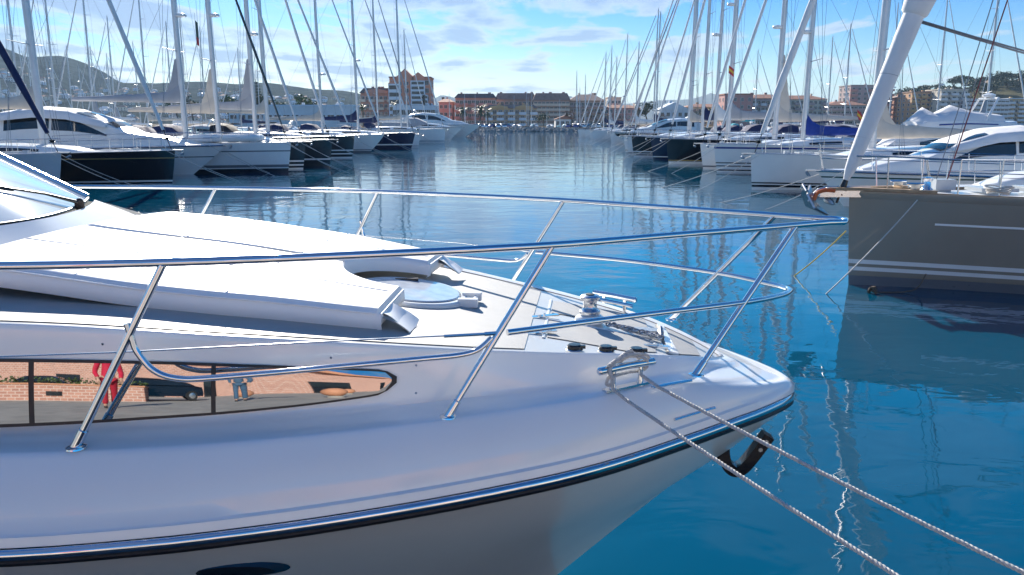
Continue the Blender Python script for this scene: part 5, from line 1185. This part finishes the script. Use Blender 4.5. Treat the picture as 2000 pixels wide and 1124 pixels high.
def scatter(protos, x, ys, rz, jit):
    for y in ys:
        k = rr.randrange(len(protos)); o = protos[k] if (id(protos), k) not in used else copy_tree(protos[k]); used.add((id(protos), k))
        place(o, x + rr.uniform(-jit, jit), y + rr.uniform(-.6, .6), 0, rz + rr.uniform(-.03, .03), rr.uniform(.88, 1.12))
scatter(LP, -56, [70 + 7.4 * i for i in range(14)], 0, 1.2)
scatter(LP, -78, [104 + 8.5 * i for i in range(10)], PI, 1.5)
scatter(LP, -100, [150 + 9 * i for i in range(6)], 0, 1.5)
scatter(RP, 54, [84 + 11 * i for i in range(8)], PI, 1.2)
scatter(RP, 14, [140 + 9 * i for i in range(4)], 0, 1.0)
scatter(RP, 24, [284 + 5 * i for i in range(3)], PI / 2, 4)
# small cruisers between the rows
MP = [motorboat('small white cruiser with %s cover in the back rows' % w, (0, 0), 1.15, 8.5, 0, kind=k, canvas=c, lines=False, rail=True, group='small cruisers in the back rows', name='motor_cruiser') for w, k, c in (('navy', 'open', 'canvas_navy'), ('white', 'open', 'canvas_white'), ('turquoise', 'open', 'canvas_teal'), ('grey', 'coupe', 'canvas_grey'))]
scatter(MP, -40, [50 + 4.4 * i for i in range(22)], 0, 1.5)
scatter(MP, 42, [46 + 4.8 * i for i in range(18)], PI, 1.5)
# ------------------------------------------------------------------ far shore: boats, cars
sloops = []
for i, (px, yt) in enumerate(((911, 176), (929, 186), (951, 196), (1004, 194), (1027, 178), (1031, 184), (1037, 180), (1092, 182), (882, 190), (986, 200), (1066, 205))):
    o = copy_tree(LP[i % 5]); o['group'] = 'sloops moored behind the mole'; o['label'] = 'bare white mast of a sloop behind the far mole'
    D = 287 + 2 * (i % 3); h = at_y(px, yt, D).z / 17.5; place(o, (px - 1000) / FPX * D * 1.0, D, 0, PI / 2 if i % 2 else -PI / 2, h)
for i, px in enumerate((1000, 1018, 1035, 1050, 1066, 1080, 1096)):
    o = copy_tree(MP[i % 4]); o['group'] = 'white cruisers laid up along the mole'; o['label'] = 'little white cruiser standing on the far mole'
    place(o, (px - 1000) / FPX * 275, 275 - .5, 1.18, PI / 2 + .6 * (i % 2) - .3, .62)
def car(paint, label, group):
    o = empty('parked_car', (0, 0, 0), label, 'car', group)
    prof = [(-2.1, .30), (-2.15, .62), (-2.0, .82), (-1.2, .92), (-.55, 1.38), (.75, 1.42), (1.55, 1.0), (2.05, .92), (2.15, .6), (2.1, .30)]
    rows = []
    for y, k in ((-.86, .0), (-.84, .5), (-.80, 1), (.80, 1), (.84, .5), (.86, 0)):
        rows.append([(x, (y * (1 - .16 * max(0, z - .9) / .5)), z if k == 1 else .30 + (z - .30) * (.55 if k == 0 else .96)) for x, z in prof])
    b = MB(); b.grid(rows); b.cap(rows[0]); b.cap(rows[-1][::-1]); b.build('body', paint, o, 50)
    for sg in (1, -1):
        b = MB(); b.prism([(-1.02, sg * .80, .97), (-.48, sg * .725, 1.31), (.68, sg * .725, 1.35), (1.32, sg * .80, 1.02)], (0, sg * .035, .01)); b.build('side_window', 'dark_glass', o)
        for x in (-1.35, 1.3):
            b = MB(); b.lathe([(.33, -.1), (.34, 0), (.33, .1)], (x, sg * .80, .34), 18, M=Matrix.Rotation(PI / 2, 3, 'X')); w = b.build('wheel', 'rubber', o, 40)
            b = MB(); b.lathe([(.22, -.105), (.23, 0), (.20, .105), (.06, .125)] if sg < 0 else [(.06, -.125), (.20, -.105), (.23, 0), (.22, .1)], (x, sg * .805, .34), 10, M=Matrix.Rotation(PI / 2, 3, 'X')); b.build('rim', 'steel', w)
        b = MB(); b.box((-2.06, sg * .6, .66), (.14, .34, .16)); b.build('headlight', 'clear_acrylic', o)
    b = MB(); b.prism([(-1.22, -.68, .945), (-1.22, .68, .945), (-.60, .60, 1.37), (-.60, -.60, 1.37)], (-.03, 0, .02)); b.build('windscreen', 'dark_glass', o)
    return o
cars = [car(p_, 'small %s car parked along the far mole' % w, 'cars parked along the far mole') for p_, w in (('white_paint', 'white'), ('steel', 'silver'), ('charcoal_paint', 'dark'), ('blue_stripe', 'blue'))]
for i, px in enumerate([898, 908, 920, 931, 940, 950, 962, 972, 982, 990, 1108, 1120, 1132, 1146, 1160, 1172, 1186, 1200, 1216, 1230]):
    o = cars[i] if i < 4 else copy_tree(cars[rr.randrange(4)]); place(o, (px - 1000) / FPX * 277, 277 + .8 * (i % 2), 1.16, PI / 2 + rr.uniform(-.7, .7))
def flag(px, py, D, w, h, cols, label, drop=0):
    c = at_y(px, py, D); b = MB(); n = len(cols)
    for i in range(n):
        b.grid([[(c.x + w * k / 8 * (1 - drop * .7), c.y + .05 * math.sin(k * 1.1) * w, c.z - h * (i + q) / n - drop * w * k / 8) for q in (0, 1)] for k in range(9)], i)
    b.tube([(c.x - .01, c.y, c.z + .4), (c.x - .01, c.y, c.z - h - .4)], .008, 4, m=n); return tag(b.build('flag', list(cols) + ['rig_wire'], smooth=60, fix=False), label, 'flag')
flag(1424, 128, 56, .55, .5, ('red_paint', 'yellow_paint', 'red_paint'), 'small red and yellow flag flying between the right-hand masts', .5)
flag(381, 40, 45, .22, 1.25, ('green_stripe', 'green_stripe', 'red_paint'), 'limp dark green pennant hanging under a left spreader', .6)
flag(1675, 214, 52, .6, .5, ('red_paint', 'yellow_paint', 'red_paint'), 'drooping red and yellow ensign left of the thick white genoa', .6)
# ------------------------------------------------------------------ the quay behind the camera, seen in the side windows
m, t, p = node_mat('pink_brick'); br_ = t.nodes.new('ShaderNodeTexBrick'); cc_ = t.nodes.new('ShaderNodeTexCoord'); mp = t.nodes.new('ShaderNodeMapping'); mp.inputs['Rotation'].default_value = (PI / 2, 0, 0)
t.links.new(cc_.outputs['Object'], mp.inputs[0]); t.links.new(mp.outputs[0], br_.inputs[0]); br_.inputs['Scale'].default_value = 1.7; br_.inputs['Color1'].default_value = (.58, .29, .21, 1); br_.inputs['Color2'].default_value = (.42, .20, .15, 1); br_.inputs['Mortar'].default_value = (.66, .50, .42, 1); br_.inputs['Mortar Size'].default_value = .028
t.links.new(br_.outputs[0], p.inputs['Base Color']); p.inputs['Roughness'].default_value = .85
mat('red_cloth', (.55, .012, .05), .8, var=.1, scale=6, bump=.004, bscale=9); mat('red_trousers', (.40, .008, .03), .8, var=.1, scale=6); mat('denim', (.05, .11, .19), .85, var=.2, scale=9, bump=.003, bscale=12); mat('skin', (.52, .30, .21), .5, var=.05); mat('hair_dark', (.03, .02, .015), .6, var=.2); mat('terracotta', (.60, .27, .15), .7, var=.1, scale=5); mat('shoe', (.05, .04, .035), .5)
QY = -9.0
wallA = empty('planter_wall', (-7.6, QY, 1.2), 'pink brick planter wall with red coping and shrubs, mirrored in the yacht windows', 'planter')
b = MB(); b.box((0, 0, .40), (9, .9, .80)); b.build('wall', 'pink_brick', wallA)
b = MB(); b.box((0, 0, .83), (9.1, 1.0, .07)); b.build('coping', 'terracotta', wallA)
b = MB(); rr2 = random.Random(5)
for k in range(26): leaves(b, (-4.3 + 8.6 * k / 25, 0, 1.02), (.35, .3, .2), 26, .12, rr2)
b.build('shrub', 'leaf_green', wallA, 0, fix=False)
b = MB(); b.box((-2.6, .46, .35), (.7, .02, .22)); b.box((1.2, .46, .35), (.7, .02, .22)); b.build('vent', 'charcoal_paint', wallA)
facade = empty('shop_building', (3, -24, 1.2), 'low sandy brick building mirrored in the yacht window', 'building')
b = MB(); b.box((0, -3, 2.2), (44, 6, 4.4)); b.build('wall', 'pink_brick', facade); b = MB(); b.box((0, -3, 4.5), (45, 7, .3)); b.build('roof', 'terracotta', facade)
for x in (-14, -8, -2, 4, 10, 16): b = MB(); b.box((x, .02, 1.2), (2.2, .1, 2.4)); b.build('door', 'dark_glass', facade)
for i, (x, y, pt_, lab) in enumerate(((-8.4, -12.2, 'charcoal_paint', 'dark car parked behind the brick planter, mirrored in the window'), (-3.0, -10.6, 'black_paint', 'black car with bright rims mirrored beside the brick planter'))):
    o = car(pt_, lab, None); place(o, x, y, 1.2, .12 * (1 - 2 * i))
for i, (x, y) in enumerate(((1.75, -5.6), (1.5, -9.5), (3.6, -10.5))):
    o = empty('globe_bollard', (x, y, 1.2), ['nearest terracotta globe bollard on the paving, mirrored in the window tip', 'middle terracotta globe bollard mirrored above the nearest one', 'farthest terracotta globe bollard mirrored in the window'][i], 'bollard')
    b = MB(); b.lathe([(.001, .02)] + [(.30 * math.sin(PI * k / 14), .34 - .30 * math.cos(PI * k / 14)) for k in range(1, 14)] + [(.001, .64)], (0, 0, 0), 24); b.build('globe', 'terracotta', o, 60)
    b = MB(); b.lathe([(.20, -.01), (.20, .06), (.14, .08)], (0, 0, 0), 20); b.build('base', 'concrete', o)
def skin_mesh(name, verts, edges, rad, m, parent, lv=2, root=0):
    me = bpy.data.meshes.new(name); me.from_pydata([Vector(v) for v in verts], edges, []); o = bpy.data.objects.new(name, me); COL.objects.link(o)
    sk = o.modifiers.new('s', 'SKIN'); sk.use_smooth_shade = True
    for i, r_ in enumerate(rad):
        d = me.skin_vertices[0].data[i]; d.radius = r_ if isinstance(r_, tuple) else (r_, r_); d.use_root = i == root
    sb = o.modifiers.new('b', 'SUBSURF'); sb.levels = sb.render_levels = lv
    dg = bpy.context.evaluated_depsgraph_get(); m2 = bpy.data.meshes.new_from_object(o.evaluated_get(dg)); o.modifiers.clear(); o.data = m2
    m2.materials.clear(); m2.materials.append(MAT[m]); m2.polygons.foreach_set('use_smooth', [True] * len(m2.polygons)); m2.polygons.foreach_set('material_index', [0] * len(m2.polygons)); o.parent = parent; return o
def person(x, y, rz, top, legs, label, arm=.25, stride=.12):
    o = empty('person', (x, y, 1.2), label, 'person', None, rz)
    V = [(0, 0, .98), (0, 0, 1.15), (0, .01, 1.32), (0, 0, 1.46), (0, .01, 1.54), (0, -.01, 1.62), (0, -.02, 1.72)]; E = [(0, 1), (1, 2), (2, 3), (3, 4), (4, 5), (5, 6)]; Rr = [(.15, .12), (.13, .105), (.15, .115), (.12, .10), .055, .085, .075]
    for s in (1, -1):
        k = len(V); f = s * stride
        V += [(s * .10, 0, .90), (s * .11, -f * .5, .50), (s * .11, -f * .8 + .02, .09), (s * .12, -f * .8 - .13, .03)]; E += [(0, k), (k, k + 1), (k + 1, k + 2), (k + 2, k + 3)]; Rr += [.10, .062, .045, .035]
        k = len(V); V += [(s * .20, 0, 1.42), (s * (.25 + arm * .2), .03, 1.14), (s * .25, -.10 - arm * .3, .93), (s * .25, -.13 - arm * .3, .86)]; E += [(3, k), (k, k + 1), (k + 1, k + 2), (k + 2, k + 3)]; Rr += [.065, .045, .032, (.022, .04)]
        for q in range(4):
            n = len(V); V += [(s * .25 + .022 * (q - 1.5), -.15 - arm * .3, .80), (s * .25 + .022 * (q - 1.5), -.15 - arm * .3 - .01, .745 + .008 * abs(q - 1.5))]; E += [(k + 3, n), (n, n + 1)]; Rr += [.009, .008]
        n = len(V); V += [(s * .21, -.17 - arm * .3, .83), (s * .205, -.18 - arm * .3, .79)]; E += [(k + 3, n), (n, n + 1)]; Rr += [.010, .009]
    skin_mesh('body', V, E, Rr, 'skin', o)
    b = MB()
    for s in (1, -1): b.lathe([(.001, -.012), (.012, 0), (.001, .012)], (s * .03, -.094, 1.665), 8)
    b.prism([(-.012, -.09, 1.655), (.012, -.09, 1.655), (.016, -.10, 1.62), (0, -.118, 1.622), (-.016, -.10, 1.62)], (0, .01, 0)); b.box((0, -.088, 1.59), (.045, .012, .008)); b.build('face', 'hair_dark', o)
    skin_mesh('hair', [(0, .02, 1.74), (0, .06, 1.66), (0, .055, 1.58)], [(0, 1), (1, 2)], [(.085, .07), (.08, .06), (.05, .04)], 'hair_dark', o)
    JV = [(0, 0, .88), (0, 0, 1.12), (0, .01, 1.32), (0, 0, 1.46)]; JE = [(0, 1), (1, 2), (2, 3)]; JR = [(.185, .15), (.165, .14), (.175, .14), (.12, .11)]
    for s in (1, -1): k = len(JV); JV += [(s * .20, 0, 1.42), (s * (.25 + arm * .2), .03, 1.14), (s * .25, -.09 - arm * .3, .96)]; JE += [(3, k), (k, k + 1), (k + 1, k + 2)]; JR += [.085, .065, .055]
    skin_mesh('jacket', JV, JE, JR, top, o)
    TV = [(0, 0, .98)]; TE = []; TR = [(.165, .135)]
    for s in (1, -1): k = len(TV); f = s * stride; TV += [(s * .10, 0, .88), (s * .11, -f * .5, .50), (s * .11, -f * .8 + .02, .10)]; TE += [(0, k), (k, k + 1), (k + 1, k + 2)]; TR += [.115, .082, .075]
    skin_mesh('trousers', TV, TE, TR, legs, o)
    for s in (1, -1): f = s * stride; skin_mesh('shoe', [(s * .11, -f * .8 + .05, .05), (s * .12, -f * .8 - .16, .04)], [(0, 1)], [(.05, .05), (.045, .035)], 'shoe', o, 1)
    return o
person(-3.18, -3.7, 2.8, 'red_cloth', 'red_trousers', 'person in red jacket and red trousers mirrored in the yacht side window')
person(.58, -5.5, 3.4, 'denim', 'denim', 'person in blue jeans mirrored in the forward yacht window')
# bollard the ropes run to
o = empty('mooring_bollard', (0, 0, 0), 'steel bollard on the quay holding both bow ropes', 'bollard'); e = (end1 + end2) / 2
for q in (end1, end2):
    pass
o.location = (e.x, e.y - .10, 1.245); b = MB(); b.lathe([(.14, 0), (.14, .02), (.07, .05), (.065, .16), (.11, .20), (.11, .23), (.03, .25)], (0, 0, 0), 20); b.build('post', 'galvanised', o, 50); b = MB(); b.box((0, 0, .008), (abs(end2.x - end1.x) + .4, .25, .016)); b.build('plate', 'galvanised', o)
# ------------------------------------------------------------------ air
hz = bpy.data.materials.new('sea_haze'); hz.use_nodes = True; t = hz.node_tree; t.nodes.remove(t.nodes['Principled BSDF']); v = t.nodes.new('ShaderNodeVolumePrincipled')
v.inputs['Density'].default_value = .00011; v.inputs['Color'].default_value = (.52, .75, 1, 1); v.inputs['Anisotropy'].default_value = .1
t.links.new(v.outputs[0], t.nodes['Material Output'].inputs['Volume']); MAT['sea_haze'] = hz
b = MB(); b.box((0, 5900, 104), (15000, 12400, 216)); o = b.build('haze', 'sea_haze', smooth=0); tag(o, 'thin sea haze', None, None, 'stuff')
